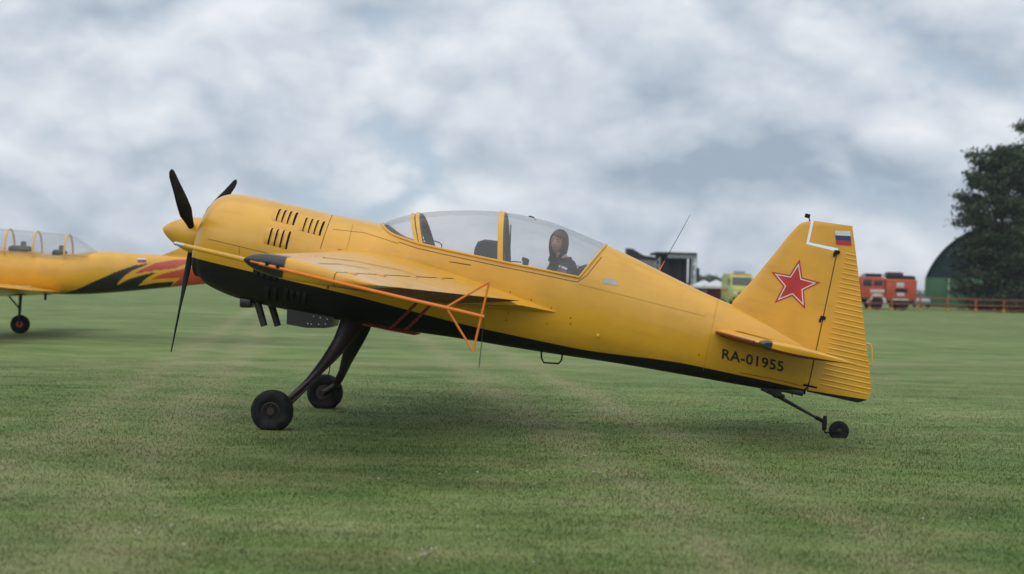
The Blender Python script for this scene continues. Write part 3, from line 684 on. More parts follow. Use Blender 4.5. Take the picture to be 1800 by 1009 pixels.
for px, py in ((1474, 444), (1448, 559)):
    x, z = bp(px, py); MB().box((XH, 0, z), (0.05, 0.11, 0.035), bev=0.008).obj('rudder_hinge', 'black_matt', rud)
    MB().box((XH + 0.02, 0, z - 0.03), (0.02, 0.09, 0.04), bev=0.005).obj('rudder_hinge', 'black_matt', rud)
mb = MB(); pts = [b3(1523, 604), b3(1529, 605), b3(1532, 612), b3(1533, 638), b3(1526, 641)]; mb.tube(pts, 0.010, 8); mb.obj('trim_bracket', 'yellow', rud)
x, z = bp(1417, 678); MB().box((x - 0.03, 0.0, z + 0.005), (0.14, 0.10, 0.02), bev=0.006).obj('rudder_horn', 'black_matt', rud)
def on_fin(px, py, off):
    lat = 0.04
    for _ in range(6): x, z = bp(px, py, lat); lat = FT(x, z)
    return Vector((x, lat + off, z))
# star
tips = [(1405.5, 455.5), (1442.5, 496.5), (1415.5, 543.5), (1361.5, 532.5), (1355.5, 477.5)]
cxs = sum(p[0] for p in tips) / 5, sum(p[1] for p in tips) / 5
pts = []
for i in range(5):
    a, b = tips[i], tips[(i + 1) % 5]; pts.append(a); mx, my = (a[0] + b[0]) / 2, (a[1] + b[1]) / 2
    pts.append((cxs[0] + (mx - cxs[0]) * 0.52, cxs[1] + (my - cxs[1]) * 0.52))
sc = [0.0, 0.2, 0.4, 0.58, 0.74, 0.84, 1.0]; V = []; Fs = []; ms = []; seg = 6
outl = []
for i in range(10):
    a, b = pts[i], pts[(i + 1) % 10]
    for k in range(seg): outl.append((a[0] + (b[0] - a[0]) * k / seg, a[1] + (b[1] - a[1]) * k / seg))
m_ = len(outl)
for s_ in sc:
    for p in outl: V.append(on_fin(cxs[0] + (p[0] - cxs[0]) * s_, cxs[1] + (p[1] - cxs[1]) * s_, 0.0035))
for r in range(len(sc) - 1):
    for j in range(m_): a, b = r * m_ + j, r * m_ + (j + 1) % m_; Fs.append([a, b, b + m_, a + m_]); ms.append(1 if r == 4 else 0)
star = MB().add(V, Fs, ms).obj('star_emblem', ['star_red', 'white_flag'], fin)
tag(star, 'red five-pointed star with white inner outline')
flag = decal_quad(on_fin, ((1467.3, 405.3), (1494.3, 406.3), (1496.8, 432.3), (1470, 430)), 8, 6, 0.0045, ['white_flag', 'blue_flag', 'red_flag'], rud, 'flag_emblem', lambda u, v: int(v * 3))
# registration
tcv = bpy.data.curves.new('registration', 'FONT'); tcv.body = 'RA-01955'; tcv.offset = 0.02; tcv.space_character = 1.08
to = bpy.data.objects.new('tmp', tcv); COL.objects.link(to); bpy.context.view_layer.update()
tm = to.evaluated_get(bpy.context.evaluated_depsgraph_get()).to_mesh()
bm = bmesh.new(); bm.from_mesh(tm); bmesh.ops.triangulate(bm, faces=bm.faces)
bmesh.ops.subdivide_edges(bm, edges=[e for e in bm.edges if e.calc_length() > 0.15], cuts=3); bmesh.ops.triangulate(bm, faces=bm.faces)
tv = np.array([v.co[:2] for v in bm.verts]); lo_, hi_ = tv.min(0), tv.max(0); bm.verts.ensure_lookup_table()
tfs = [[v.index for v in f.verts] for f in bm.faces]; bm.free()
cr = ((1270, 612.5), (1377.5, 635.5), (1376.5, 654), (1268.5, 631)); V = []
for p in tv:
    u, v = (p - lo_) / (hi_ - lo_); v = 1 - v
    px = [(cr[0][k] * (1 - u) + cr[1][k] * u) * (1 - v) + (cr[3][k] * (1 - u) + cr[2][k] * u) * v for k in (0, 1)]
    V.append(on_fus(px[0], px[1], 0.004))
MB().add(V, tfs).obj('registration_lettering', 'letter', fus, 0)
bpy.data.objects.remove(to)
# small camera on the fin top, whip aerial
c = Vector(b3(1419.5, 379.5)); mb = MB(); mb.box(c, (0.05, 0.03, 0.04), bev=0.006); mb.tube([c + Vector((-0.02, 0, -0.02)), Vector(b3(1424, 391))], 0.006, 8); mb.obj('fin_camera', 'black_matt', plane)
mb = MB(); mb.tube([b3(1159, 476.5), b3(1163, 468), b3(1168, 459)], [0.006, 0.005, 0.004], 8, 0); mb.tube([b3(1168, 459), b3(1190, 420), b3(1213, 378)], [0.0035, 0.003, 0.002], 6, 1); mb.obj('whip_aerial', ['orange', 'dark_metal'], plane)
# ---- tailplane
ZS = 1.742
def sx(y): t = (abs(y) - 0.15) / 1.27; return -3.87 + (-4.20 + 3.87) * t, -5.03, 0.098
def ssec(y, c0, c1, n_=14, k=1.0):
    le, te, th = sx(y); c = le - te; up, lo = [], []
    for i in range(n_ + 1):
        xi = c0 + (c1 - c0) * (1 - math.cos(i / n_ * PI / 2)) if c0 == 0 else c0 + (c1 - c0) * i / n_
        tz = naca(xi) * th * c * k + 0.001; up.append((le - xi * c, y, ZS + tz)); lo.append((le - xi * c, y, ZS - tz))
    return up, lo
def sloft(mb, ys, c0, c1, sgn, ks=None):
    R = []
    for i, y in enumerate(ys):
        a = c0(y) if callable(c0) else c0; b = c1(y) if callable(c1) else c1
        up, lo = ssec(y, a, b, 14, (ks or [1] * len(ys))[i]); R.append([(p[0], p[1] * sgn, p[2]) for p in up + lo[::-1]])
    m2 = len(R[0]); V = [p for r in R for p in r]; Fs = []; ms = []
    for i in range(len(R) - 1):
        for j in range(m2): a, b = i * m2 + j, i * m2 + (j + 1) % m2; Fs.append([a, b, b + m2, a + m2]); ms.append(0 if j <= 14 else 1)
    Fs += [list(range(m2)), [(len(R) - 1) * m2 + j for j in range(m2)]]; ms += [0, 0]; mb.add(V, Fs, ms)
def hs(y): le, te, _ = sx(y); return (le + 4.56) / (le - te)
for sgn in (1, -1):
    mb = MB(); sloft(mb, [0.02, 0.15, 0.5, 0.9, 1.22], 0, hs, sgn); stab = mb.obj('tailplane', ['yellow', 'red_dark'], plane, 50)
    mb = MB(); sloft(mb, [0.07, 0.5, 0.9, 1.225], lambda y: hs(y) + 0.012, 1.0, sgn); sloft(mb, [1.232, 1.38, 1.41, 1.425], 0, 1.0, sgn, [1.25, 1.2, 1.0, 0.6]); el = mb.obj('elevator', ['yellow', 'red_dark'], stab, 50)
    mb = MB(); sloft(mb, [1.30, 1.40, 1.428], 0, 0.09, sgn, [1.30, 1.24, 0.85]); mb.obj('horn_tip', ['black_paint', 'black_paint'], stab, 60)
    mb = MB(); P = [(sx(y)[0] + 0.004 + 0.0, y * sgn, ZS - 0.004) for y in np.linspace(0.2, 1.2, 12)]; mb.tube(P, 0.014, 8); mb.obj('leading_edge_strip', 'red_dark', stab)
    P = []
    for k in range(12): t = k / 11; y = 0.25 + 0.8 * t; le, te, th = sx(y); x = le - 0.16 - 0.05 * t; P.append((x, y * sgn, ZS + naca((le - x) / (le - te)) * th * (le - te) + 0.004))
    ribbon(MB(), P, 0.07, lambda p: (0, 0, 1)).obj('paint_line', 'red_paint', stab)
# ---- undercarriage
legs_px = [((598, 563), (641, 571), 0.200), ((594, 576), (634, 583), 0.250), ((585.5, 597), (620, 601), 0.330), ((575, 614), (606, 617), 0.410), ((565, 629.5), (592, 632), 0.500), ((551, 648.5), (573, 650), 0.630), ((536.6, 667), (555, 668), 0.770), ((519, 684.5), (534, 691), 0.905), ((504.4, 698), (514.7, 710), 1.000)]
for sgn in (1, -1):
    rings = []
    for i, (f_, r_, lat) in enumerate(legs_px):
        a, b = Vector(b3(*f_, lat)), Vector(b3(*r_, lat)); c, h = (a + b) / 2, (a - b) / 2; th = 0.030 - 0.006 * i / 8
        nn = Vector((0, 0.75, 0.66)) * th
        rings.append([Vector(((c + h * math.cos(t) + nn * math.sin(t)).x, (c + h * math.cos(t) + nn * math.sin(t)).y * sgn, (c + h * math.cos(t) + nn * math.sin(t)).z)) for t in np.linspace(0, 2 * PI, 20, endpoint=False)])
    leg = MB().loft(rings).obj('landing_leg', 'leg_paint', plane, 50)
    br = [Vector(b3(r_[0] - 3, r_[1] + 1, lat)) for f_, r_, lat in legs_px[2:]]
    MB().tube([Vector((p.x, (p.y + 0.022) * sgn, p.z)) for p in br], 0.008, 8).obj('brake_line', 'dark_metal', leg)
    # wheel: upright to the ground, axle along y; the tyre is a little squashed on the ground
    pc = math.radians(10.5); upb = Vector((math.sin(pc), 0, math.cos(pc))); fwb = Vector((math.cos(pc), 0, -math.sin(pc)))
    cw = upb * 0.172 + Vector((0, 1.115 * sgn, 0)); rings = []
    prof = [(-0.055, 0.085), (-0.066, 0.105), (-0.074, 0.14), (-0.070, 0.168), (-0.055, 0.186), (-0.03, 0.1955), (0, 0.198), (0.03, 0.1955), (0.055, 0.186), (0.070, 0.168), (0.074, 0.14), (0.066, 0.105), (0.055, 0.085)]
    for a, r in prof:
        ring = []
        for t in np.linspace(0, 2 * PI, 48, endpoint=False):
            dz = r * math.sin(t); dz = max(dz, -0.178); bul = 1 + 0.16 * max(0, -math.sin(t)) ** 4
            ring.append(cw + Vector((0, a * bul, 0)) + fwb * r * math.cos(t) * (1 + 0.03 * max(0, -math.sin(t)) ** 4) + upb * dz)
        rings.append(ring)
    tyre = MB().loft(rings).obj('main_wheel', 'rubber', plane, 50)
    hub = MB().lathe([(-0.062, 0.03), (-0.060, 0.086), (0.058, 0.088), (0.062, 0.078), (0.050, 0.070), (0.050, 0.040), (0.066, 0.036), (0.068, 0.001)], cw if sgn > 0 else cw, (0, sgn, 0), 30).obj('hub', 'hub', tyre)
    mb = MB(); mb.tube([cw - Vector((0, 0.17 * sgn, 0)), cw], 0.03, 12); mb.obj('axle', 'leg_paint', leg)
    mb = MB(); e_ = rings and cw - Vector((0, 0.13 * sgn, 0)); lp = Vector(b3(509, 704, 1.0)); lp.y *= sgn; mb.tube([lp, lp.lerp(e_, .5) + Vector((0, 0, -0.01)), e_], [0.030, 0.034, 0.032], 12); mb.obj('axle_knuckle', 'leg_paint', leg)
    for k in range(8): t = 2 * PI * k / 8; c_ = cw + fwb * 0.058 * math.cos(t) + upb * 0.058 * math.sin(t); MB().lathe([(0.046, 0.008), (0.056, 0.007)], c_, (0, sgn, 0), 8).obj('hub_bolt', 'dark_metal', tyre)
p0 = Vector(b3(580, 640, -0.85)); MB().tube([p0, p0 + Vector((-0.01, 0, -0.05)), Vector(b3(577, 660, -0.95))], 0.006, 6).obj('brake_hose', 'black_matt', plane)
# tail wheel
mb = MB(); mb.tube([b3(1338, 682, 0.0), b3(1366, 696, 0.0), b3(1443, 738.5, 0.0)], [0.022, 0.020, 0.013], 12); mb.tube([b3(1352, 684, 0.03), b3(1364, 694, 0.03), b3(1378, 697, 0.0)], [0.03, 0.034, 0.02], 10)
tg = mb.obj('tail_strut', 'dark_metal', plane)
mb = MB(); mb.prism([b3(*p)[::2] for p in ((1328, 677), (1350, 680), (1376, 686), (1368, 697), (1357, 694.5))], lambda u, v, s_: (u, 0.035 - 0.07 * s_, v)); mb.obj('strut_bracket', 'black_paint', tg)
mb = MB(); mb.box(Vector(b3(1392, 687.5)), (0.22, 0.07, 0.055), bev=0.01); mb.tube([b3(1392, 691), b3(1392.5, 697)], 0.006, 6); mb.obj('spring_bracket', 'black_paint', tg)
mb = MB(); mb.tube([b3(1434, 733.5), b3(1449, 741.5)], 0.020, 12); mb.tube([b3(1450.5, 731), b3(1449.5, 741), b3(1448.5, 756)], [0.016, 0.024, 0.022], 12); mb.tube([b3(1448, 755, 0.035), b3(1450, 760.5, 0.035), b3(1474, 759.5, 0.035)], 0.009, 8); mb.tube([b3(1448, 755, -0.035), b3(1450, 760.5, -0.035), b3(1474, 759.5, -0.035)], 0.009, 8); mb.obj('tail_fork', 'black_matt', tg)
cw = Vector(b3(1474.5, 757.5)); mb = MB(); mb.lathe([(-0.022, 0.045), (-0.027, 0.07), (-0.024, 0.088), (-0.012, 0.097), (0, 0.099), (0.012, 0.097), (0.024, 0.088), (0.027, 0.07), (0.022, 0.045)], cw, (0, 1, 0), 32); tw = mb.obj('tail_wheel', 'rubber', plane, 50)
mb = MB(); mb.lathe([(-0.024, 0.01), (-0.022, 0.047), (0.021, 0.047), (0.018, 0.03), (0.03, 0.015), (0.031, 0.001)], cw, (0, 1, 0), 20); mb.obj('hub', 'dark_metal', tw)
# ---- belly details: exhausts, oil cooler, step
for (a, m2, b, lat, nm) in (((449, 520), (455, 540), (464.5, 573), 0.12, 0), ((474, 528), (480, 545), (488.5, 573), -0.06, 0)):
    p = [Vector(b3(*a, lat)), Vector(b3(*m2, lat)), Vector(b3(*b, lat))]; mb = MB(); mb.tube(p, [0.036, 0.036, 0.034], 14, caps=False); mb.tube([p[1].lerp(p[2], 0.2), p[2]], 0.028, 14, 1); mb.obj('exhaust_pipe', ['dark_metal', 'black_matt'], plane)
mb = MB(); mb.box(Vector(b3(437, 532, 0.05)), (0.12, 0.26, 0.10), rot=Matrix.Rotation(0.2, 3, 'Y'), bev=0.02); mb.obj('exhaust_shroud', 'black_paint', plane)
poly = [b3(*p)[::2] for p in ((512, 540), (511, 569), (545, 575.5), (579, 576), (588, 573), (593, 555), (585, 552))]
mb = MB(); mb.prism(poly, lambda u, v, s_: (u, 0.17 - 0.34 * s_, v)); oc = mb.obj('oil_cooler', 'black_paint', plane, 20)
for px, py in ((551, 556), (563, 558.5), (575, 561), (541, 569), (547, 569.5), (560, 570), (572, 569.5)):
    p = b3(px, py, 0.171); MB().lathe([(-0.002, 0.008), (0.003, 0.006)], p, (0, 1, 0), 8).obj('rivet', 'silver', oc)
p = [b3(951.5, 617, 0.12), b3(952, 630, 0.14), b3(956, 637.5, 0.14), b3(982, 639, 0.14), b3(987, 633, 0.14), b3(988.5, 623, 0.12)]
MB().tube(p, 0.009, 8).obj('boarding_step', 'black_matt', plane)
q = Vector(b3(934, 381)); mb = MB(); mb.box(q, (0.05, 0.03, 0.012), bev=0.003); mb.tube([q + Vector((-0.02, 0, 0)), Vector(b3(942, 387))], 0.006, 6); mb.obj('canopy_vent', 'cockpit_dark', canopy)
# ---- cockpit inside
mb = MB(); rows = []
for x in np.linspace(XG1 + 0.03, XG0 - 0.14, 40):
    zg = ZG(x) - 0.015; zl_ = 1.42; ys = [HU.y(x, z) - 0.02 for z in np.linspace(zg, zl_, 8)]
    h = [(x, max(0.01, y), z) for y, z in zip(ys, np.linspace(zg, zl_, 8))]; rows.append(h + [(p[0], -p[1], p[2]) for p in h[::-1]])
mb.loft(rows, False, False)
for r in (rows[0], rows[-1]): mb.add(r, [list(range(len(r)))])
mb.obj('cockpit_tub', 'cockpit_dark', plane, 60)
mb = MB(); rows = []                               # instrument hood behind the windshield
for x, k in ((XG0 - 0.02, 0.55), (XG0 - 0.06, 0.62), (XG0 - 0.085, 0.45), (XG0 - 0.11, 0.22), (XG0 - 0.18, 0.10), (XG0 - 0.30, 0.05)):
    zg = ZG(x) - 0.02; zt_ = zg + max(0.0, (ZT(x) - zg)) * k; w_ = HU.y(x, zg) - 0.02
    rows.append([(x, w_ * math.cos(t), zg - 0.05 + (zt_ - zg + 0.05) * math.sin(t)) for t in np.linspace(0, PI, 16)])
mb.loft(rows, False, False); mb.add(rows[-1], [list(range(16))]); mb.obj('instrument_hood', 'black_matt', plane, 50)
def seat(x, ztop, nm='seat', hw=0.17):
    mb = MB(); prof = [(-0.10, -0.62), (-0.10, -0.10), (-0.085, -0.03), (-0.03, 0.0), (0.10, -0.012), (0.165, -0.05), (0.18, -0.12), (0.17, -0.30), (0.12, -0.45), (0.05, -0.62)]
    R = []
    for y in np.linspace(-hw, hw, 9):
        k = 1 - 0.10 * (abs(y) / hw) ** 3; R.append([(x + p[0] * k, y, ztop + (p[1] + 0.3) * k - 0.3) for p in prof])
    mb.loft(R); s_ = mb.obj(nm, 'seat_cloth', plane, 50)
    mb = MB(); mb.box((x + 0.20, 0, ztop - 0.62), (0.42, 2 * hw, 0.08), bev=0.03); mb.obj('seat_cushion', 'seat_cloth', s_)
    return s_
xsf, zsf = bp(864, 421); s1 = seat(xsf - 0.04, zsf); 
mb = MB()
for y in (0.06, -0.06): mb.tube([b3(872, 432, y), b3(876, 422, y), b3(879, 405, y), b3(881, 385, y)], 0.008, 6)
mb.obj('harness_strap', 'silver', s1)
xs2, zs2 = bp(1047, 468); s2 = seat(xs2, zs2 + 0.01, hw=0.16)
mb = MB(); 
for y in (0.05, -0.07): mb.tube([b3(1015, 466, y), b3(1022, 476, y), b3(1027, 486, y)], 0.009, 6)
mb.obj('harness_strap', 'silver', s2)
for yy in (0.22,):                                 # tubes of the side rails and the levers seen over the sill
    mb = MB(); mb.tube([b3(738, 426, yy), b3(741, 421.5, yy), b3(755, 421.5, yy), b3(772, 426, yy), b3(776.5, 430, yy), b3(776.5, 438, yy)], 0.006, 8)
    mb.tube([b3(754, 431, yy), b3(756.5, 425, yy), b3(762, 423.5, yy)], 0.005, 6); mb.tube([b3(760.5, 434, yy), b3(762, 424, yy)], 0.005, 6); mb.obj('grab_rail', 'cockpit_dark', plane)
    mb = MB(); mb.box(Vector(b3(744, 430, yy)), (0.07, 0.05, 0.06), bev=0.02); mb.obj('front_lever', 'cockpit_dark', plane)
mb = MB(); mb.tube([b3(897, 461, 0.25), b3(902, 459.5, 0.25), b3(917, 461, 0.25)], 0.006, 6); mb.box(Vector(b3(924, 462, 0.25)), (0.06, 0.05, 0.09), bev=0.02); mb.box(Vector(b3(921, 456, 0.25)), (0.04, 0.04, 0.04), bev=0.012); mb.obj('throttle_lever', 'black_matt', plane)
mb = MB(); mb.tube([b3(895, 455, -0.2), b3(897, 425, -0.15), b3(898, 395, -0.1)], 0.006, 6); mb.obj('cockpit_tube', 'cockpit_dark', plane)

# faint skin joints
mat('seam_faint', (0.36, 0.19, 0.02), 0.6)
line_px([(620, 395), (612, 430), (606, 445)], 0.004, 'seam_faint'); line_px([(1018, 500), (1075, 514), (1240, 556)], 0.003, 'seam_faint'); line_px([(1262, 528), (1255, 560), (1245, 610), (1236, 652)], 0.003, 'seam_faint')
line_px([(594, 439), (640, 448), (690, 463), (742, 481)], 0.022, 'red_paint', 'paint_line'); line_px([(744, 481.5), (790, 497), (832, 512)], 0.020, 'grey_line', 'paint_line')
# ------------------------------------------------------------------ pilot in the rear seat
from mathutils.bvhtree import BVHTree
def skin_mesh(verts, edges, radii, root, extra=None, voxel=0.009, sub=2):
    me = bpy.data.meshes.new('tmp'); me.from_pydata(verts, edges, []); o = bpy.data.objects.new('tmp', me); COL.objects.link(o)
    o.modifiers.new('s', 'SKIN'); bpy.context.view_layer.update()
    for i, v in enumerate(me.skin_vertices[0].data): v.radius = radii[i] if isinstance(radii[i], tuple) else (radii[i],) * 2; v.use_root = (i == root)
    sb = o.modifiers.new('b', 'SUBSURF'); sb.levels = sub; sb.render_levels = sub
    bpy.context.view_layer.update()
    ev = o.evaluated_get(bpy.context.evaluated_depsgraph_get()).to_mesh(); V = [v.co.copy() for v in ev.vertices]; Fs = [list(p.vertices) for p in ev.polygons]
    bpy.data.objects.remove(o)
    if extra: n0 = len(V); V += [Vector(p) for p in extra[0]]; Fs += [[i + n0 for i in f] for f in extra[1]]
    me = bpy.data.meshes.new('tmp2'); me.from_pydata(V, [], Fs); o = bpy.data.objects.new('tmp2', me); COL.objects.link(o)
    r = o.modifiers.new('r', 'REMESH'); r.mode = 'VOXEL'; r.voxel_size = voxel
    s_ = o.modifiers.new('sm', 'SMOOTH'); s_.iterations = 2; s_.factor = 0.4
    bpy.context.view_layer.update()
    ev = o.evaluated_get(bpy.context.evaluated_depsgraph_get()).to_mesh(); V = [v.co.copy() for v in ev.vertices]; Fs = [list(p.vertices) for p in ev.polygons]
    bpy.data.objects.remove(o); return V, Fs
HC = Vector(b3(982.5, 426, 0.03)); NB = Vector(b3(993, 456, 0.02)); CH = Vector(b3(1001, 484, 0.0))
PV = Vector((CH.x - 0.06, 0, 1.56)); WS = Vector((CH.x - 0.04, 0, 1.74))
yaw = math.radians(66); fx = Vector((math.cos(yaw), math.sin(yaw), -0.06)).normalized(); fy = Vector((-math.sin(yaw), math.cos(yaw), 0)).normalized(); fz = fx.cross(fy)
def hl(x, y, z): return HC + fx * x + fy * y + fz * z
def head_r(dx, dy, dz, k=1.0):
    x, y, z = dx * 0.094, dy * 0.074, dz * 0.118
    if dz < 0: t = -dz; y *= 1 - 0.33 * t ** 1.6; x *= 1 - (0.10 if dx > 0 else 0.35) * t ** 1.5
    g = lambda cx, cy, cz, s_: math.exp(-((dx - cx) ** 2 + (dy - cy) ** 2 + (dz - cz) ** 2) / (2 * s_ * s_))
    x += 0.020 * g(0.97, 0, -0.22, 0.10) + 0.010 * g(0.98, 0, -0.02, 0.09) - 0.011 * (g(0.88, 0.36, 0.06, 0.15) + g(0.88, -0.36, 0.06, 0.15)) + 0.006 * g(0.85, 0, -0.52, 0.13) + 0.008 * g(0.6, 0, -0.82, 0.2)
    return x * k, y * k, z * k
def sphere(nu_, nv_):
    V, Fs = [], []
    for i in range(nv_ + 1):
        p = PI * i / nv_
        for j in range(nu_): a = 2 * PI * j / nu_; V.append((math.sin(p) * math.cos(a), math.sin(p) * math.sin(a), math.cos(p)))
    for i in range(nv_):
        for j in range(nu_): Fs.append([i * nu_ + j, i * nu_ + (j + 1) % nu_, (i + 1) * nu_ + (j + 1) % nu_, (i + 1) * nu_ + j])
    return V, Fs
sv, sfc = sphere(48, 36); hv = [hl(*head_r(*d)) for d in sv]
tw = math.radians(25); sd_ = Vector((-math.sin(tw), math.cos(tw), 0))
SL, SR = NB + sd_ * 0.165 + Vector((0, 0, -0.075)), NB - sd_ * 0.165 + Vector((0, 0, -0.075))
EL, ER = SL + Vector((0.07, 0.035, -0.26)), SR + Vector((0.08, -0.02, -0.26)); WL, WR = EL + Vector((0.22, -0.06, -0.04)), ER + Vector((0.21, 0.08, -0.04))
vs = [PV, WS, CH, NB, HC + fz * -0.10, SL, EL, WL, SR, ER, WR]; ed = [(0, 1), (1, 2), (2, 3), (3, 4), (2, 5), (5, 6), (6, 7), (2, 8), (8, 9), (9, 10)]
ra = [0.12, 0.10, (0.085, 0.11), 0.052, 0.047, 0.042, 0.036, 0.028, 0.042, 0.036, 0.028]
def limb(a, pts, rs):
    prev = a
    for p, r in zip(pts, rs): vs.append(p); ra.append(r); ed.append((prev, len(vs) - 1)); prev = len(vs) - 1
    return prev
for w_, y_ in ((7, 1), (10, -1)):
    pal = limb(w_, [vs[w_] + Vector((0.06, 0, -0.005))], [0.030])
    for k in range(4): o_ = vs[pal] + Vector((0.02, 0, 0.022 - 0.015 * k)); limb(pal, [o_ + Vector((0.025, 0.0, 0)), o_ + Vector((0.040 + 0.004 * (1.5 - abs(k - 1.5)), -0.02 * y_, -0.004)), o_ + Vector((0.030, -0.038 * y_, -0.006))], [0.0095, 0.009, 0.008])
    limb(pal, [vs[pal] + Vector((-0.005, -0.02 * y_, 0.028)), vs[pal] + Vector((0.02, -0.035 * y_, 0.034))], [0.011, 0.009])
for y_ in (1, -1):
    limb(0, [PV + Vector((0.04, 0.09 * y_, -0.01)), PV + Vector((0.40, 0.13 * y_, 0.06)), PV + Vector((0.62, 0.12 * y_, -0.12)), PV + Vector((0.72, 0.12 * y_, -0.10))], [0.09, 0.065, 0.045, 0.035])
V, Fs = skin_mesh(vs, ed, ra, 0, (hv, sfc), 0.0075)
pm = A.mw() @ Matrix.Translation(PV); iv = -PV
person = MB().add([v + iv for v in V], Fs).obj('person', 'skin', None, 80); person.matrix_world = pm
tag(person, 'pilot with dark shoulder-length hair and dark jacket sitting under the clear canopy, looking out', 'person')
jv = [WS, CH, NB + Vector((0, 0, -0.045)), SL, EL, WL, SR, ER, WR, PV]; je = [(9, 0), (0, 1), (1, 2), (1, 3), (3, 4), (4, 5), (1, 6), (6, 7), (7, 8)]
V, Fs = skin_mesh(jv, je, [0.15, (0.155, 0.175), 0.098, 0.092, 0.072, 0.046, 0.092, 0.072, 0.046, 0.15], 9, None, 0.011)
V = [v + Vector((mnoise.noise(v * 11), mnoise.noise(v * 11 + Vector((5, 5, 5))), mnoise.noise(v * 13))) * 0.010 for v in V]
jk = MB().add([v + iv for v in V], Fs).obj('jacket', 'jacket', person, 80)
bvh = BVHTree.FromPolygons(V, Fs)
def to_body(p): p = np.array(p) - A.o; return Vector((p @ A.x, p @ A.y, p @ A.z))
cam_b = to_body(CC)
def on_jacket(px, py, off):
    d = ray(px, py); d = Vector((d @ A.x, d @ A.y, d @ A.z)).normalized(); h = bvh.ray_cast(cam_b, d)
    p = h[0] if h[0] else Vector(b3(px, py, 0.2)); return p - d * (off + 0.004) + iv
decal_quad(on_jacket, ((983, 465.5), (997.5, 471), (995, 482), (979, 477)), 6, 6, 0.003, ['white_flag', 'blue_flag', 'red_flag'], person, 'flag_patch', lambda u, v: int(v * 3))
# collar
cb = NB + Vector((0, 0, -0.01)); MB().lathe([(-0.035, 0.085), (-0.01, 0.078), (0.025, 0.070), (0.027, 0.062), (-0.01, 0.066)], cb + iv, (HC - NB) * 0.6 + Vector((0, 0, 0.05)), 24).obj('collar', 'jacket', person, 60)
# hair: cap with a face opening, falling to the shoulders
hs_v, hs_f = sphere(64, 48); HV = []
for d in hs_v:
    dx, dy, dz = d; x, y, z = dx * 0.113, dy * 0.094, dz * 0.133
    if dz < 0.1:
        t = min(1.0, (0.1 - dz) / 1.1); r = math.hypot(x, y) + 1e-6; k = 0.085 / r * min(1, t * 1.3 + 0.0); k = max(1, k) if t > 0.05 else 1; k = min(k, 2.2) if t < 0.93 else k * (1 - (t - 0.93) * 10)
        x *= k; y *= k; z = 0.0133 - t * 0.235; x -= 0.030 * t
        if dx < 0: x -= 0.012 * t
    wv = mnoise.noise(Vector((math.atan2(dy, dx) * 5, dz * 1.5, 1.0))) * 0.006; HV.append((x + dx * wv, y + dy * wv, z))
HF = []
for f in hs_f:
    c = [sum(hs_v[i][k] for i in f) / 4 for k in range(3)]; hz = sum(HV[i][2] for i in f) / 4; hy = sum(HV[i][1] for i in f) / 4; hx = sum(HV[i][0] for i in f) / 4
    ang = abs(math.atan2(hy, hx))
    if hz < 0.062 - 0.02 * (hy / 0.07) and ang < (0.95 if hz > -0.06 else 0.80): continue
    HF.append(f)
mb = MB().add([hl(*p) + iv for p in HV], HF); hair = mb.obj('hair', 'hair', person, 80); sm = hair.modifiers.new('th', 'SOLIDIFY'); sm.thickness = 0.012; sm.offset = -1
def face_pt(dx, dy, dz, k=1.0): l = math.sqrt(dx * dx + dy * dy + dz * dz); return hl(*head_r(dx / l, dy / l, dz / l, k)) + iv
for s_ in (1, -1):
    c = face_pt(0.89, 0.36 * s_, 0.06, 0.985); mb = MB(); v_, f_ = sphere(14, 10); mb.add([c + fx * (p[0] * 0.006) + fy * (p[1] * 0.014) + fz * (p[2] * 0.0065) for p in v_], f_); mb.obj('eye', 'eye', person)
    MB().tube([face_pt(0.90, (0.20 + 0.12 * k) * s_, 0.20 + 0.03 * math.sin(k / 3 * PI), 1.01) for k in range(4)], [0.003, 0.0045, 0.004, 0.002], 6).obj('eyebrow', 'hair', person)
MB().tube([face_pt(0.9, y, -0.47 + abs(y) * 0.03, 1.012) for y in (-0.26, -0.13, 0, 0.13, 0.26)], [0.002, 0.006, 0.0065, 0.006, 0.002], 8).obj('lips', 'lips', person)
# trousers
tv_ = [PV + Vector((0, 0, 0.06)), PV]; te_ = [(0, 1)]; tr_ = [0.15, 0.15]
for y_ in (1, -1):
    pr = 1
    for p, r in ((PV + Vector((0.04, 0.09 * y_, -0.01)), 0.10), (PV + Vector((0.40, 0.13 * y_, 0.06)), 0.075), (PV + Vector((0.62, 0.12 * y_, -0.12)), 0.058)): tv_.append(p); tr_.append(r); te_.append((pr, len(tv_) - 1)); pr = len(tv_) - 1
V, Fs = skin_mesh(tv_, te_, tr_, 1, None, 0.015); MB().add([v + iv for v in V], Fs).obj('trousers', 'jacket', person, 80)
# ------------------------------------------------------------------ second airplane, parked behind on the left
gp = ground(35, 586); Y0 = Frame(gp, math.radians(-4), 0); Y0.o = gp + Y0.y * 1.15
yak = empty('trainer_airplane', Y0.mw(), 'yellow trainer airplane with red and black flame livery, parked beyond the spinner', 'airplane')
yb, y3 = Y0.bp, Y0.b3
def ycurve(pts): q = [yb(*p) for p in pts]; return pchip([a for a, b in q], [b for a, b in q])
yt = ycurve([(-262, 462), (-258, 450), (-245, 441), (-220, 435), (-120, 433), (-60, 434), (0, 438), (59, 442), (90, 446), (133, 446), (150, 444), (164, 442.3), (190, 442.3), (238, 445.4), (281, 448), (340, 452), (400, 457), (446, 463)])
ybt = ycurve([(-262, 478), (-258, 490), (-245, 500), (-220, 508), (-120, 513), (0, 517), (102, 517), (126, 517.5), (155, 517), (190, 515), (238, 511), (309, 504), (357, 499.5), (400, 494), (446, 487)])
yx0, yx1 = yb(446, 470)[0], yb(-262, 470)[0]
yw = pchip([yx0, yx0 + 1.5, yx0 + 3.2, yx0 + 5, yx1 - 0.6, yx1], [0.05, 0.20, 0.40, 0.46, 0.46, 0.2])
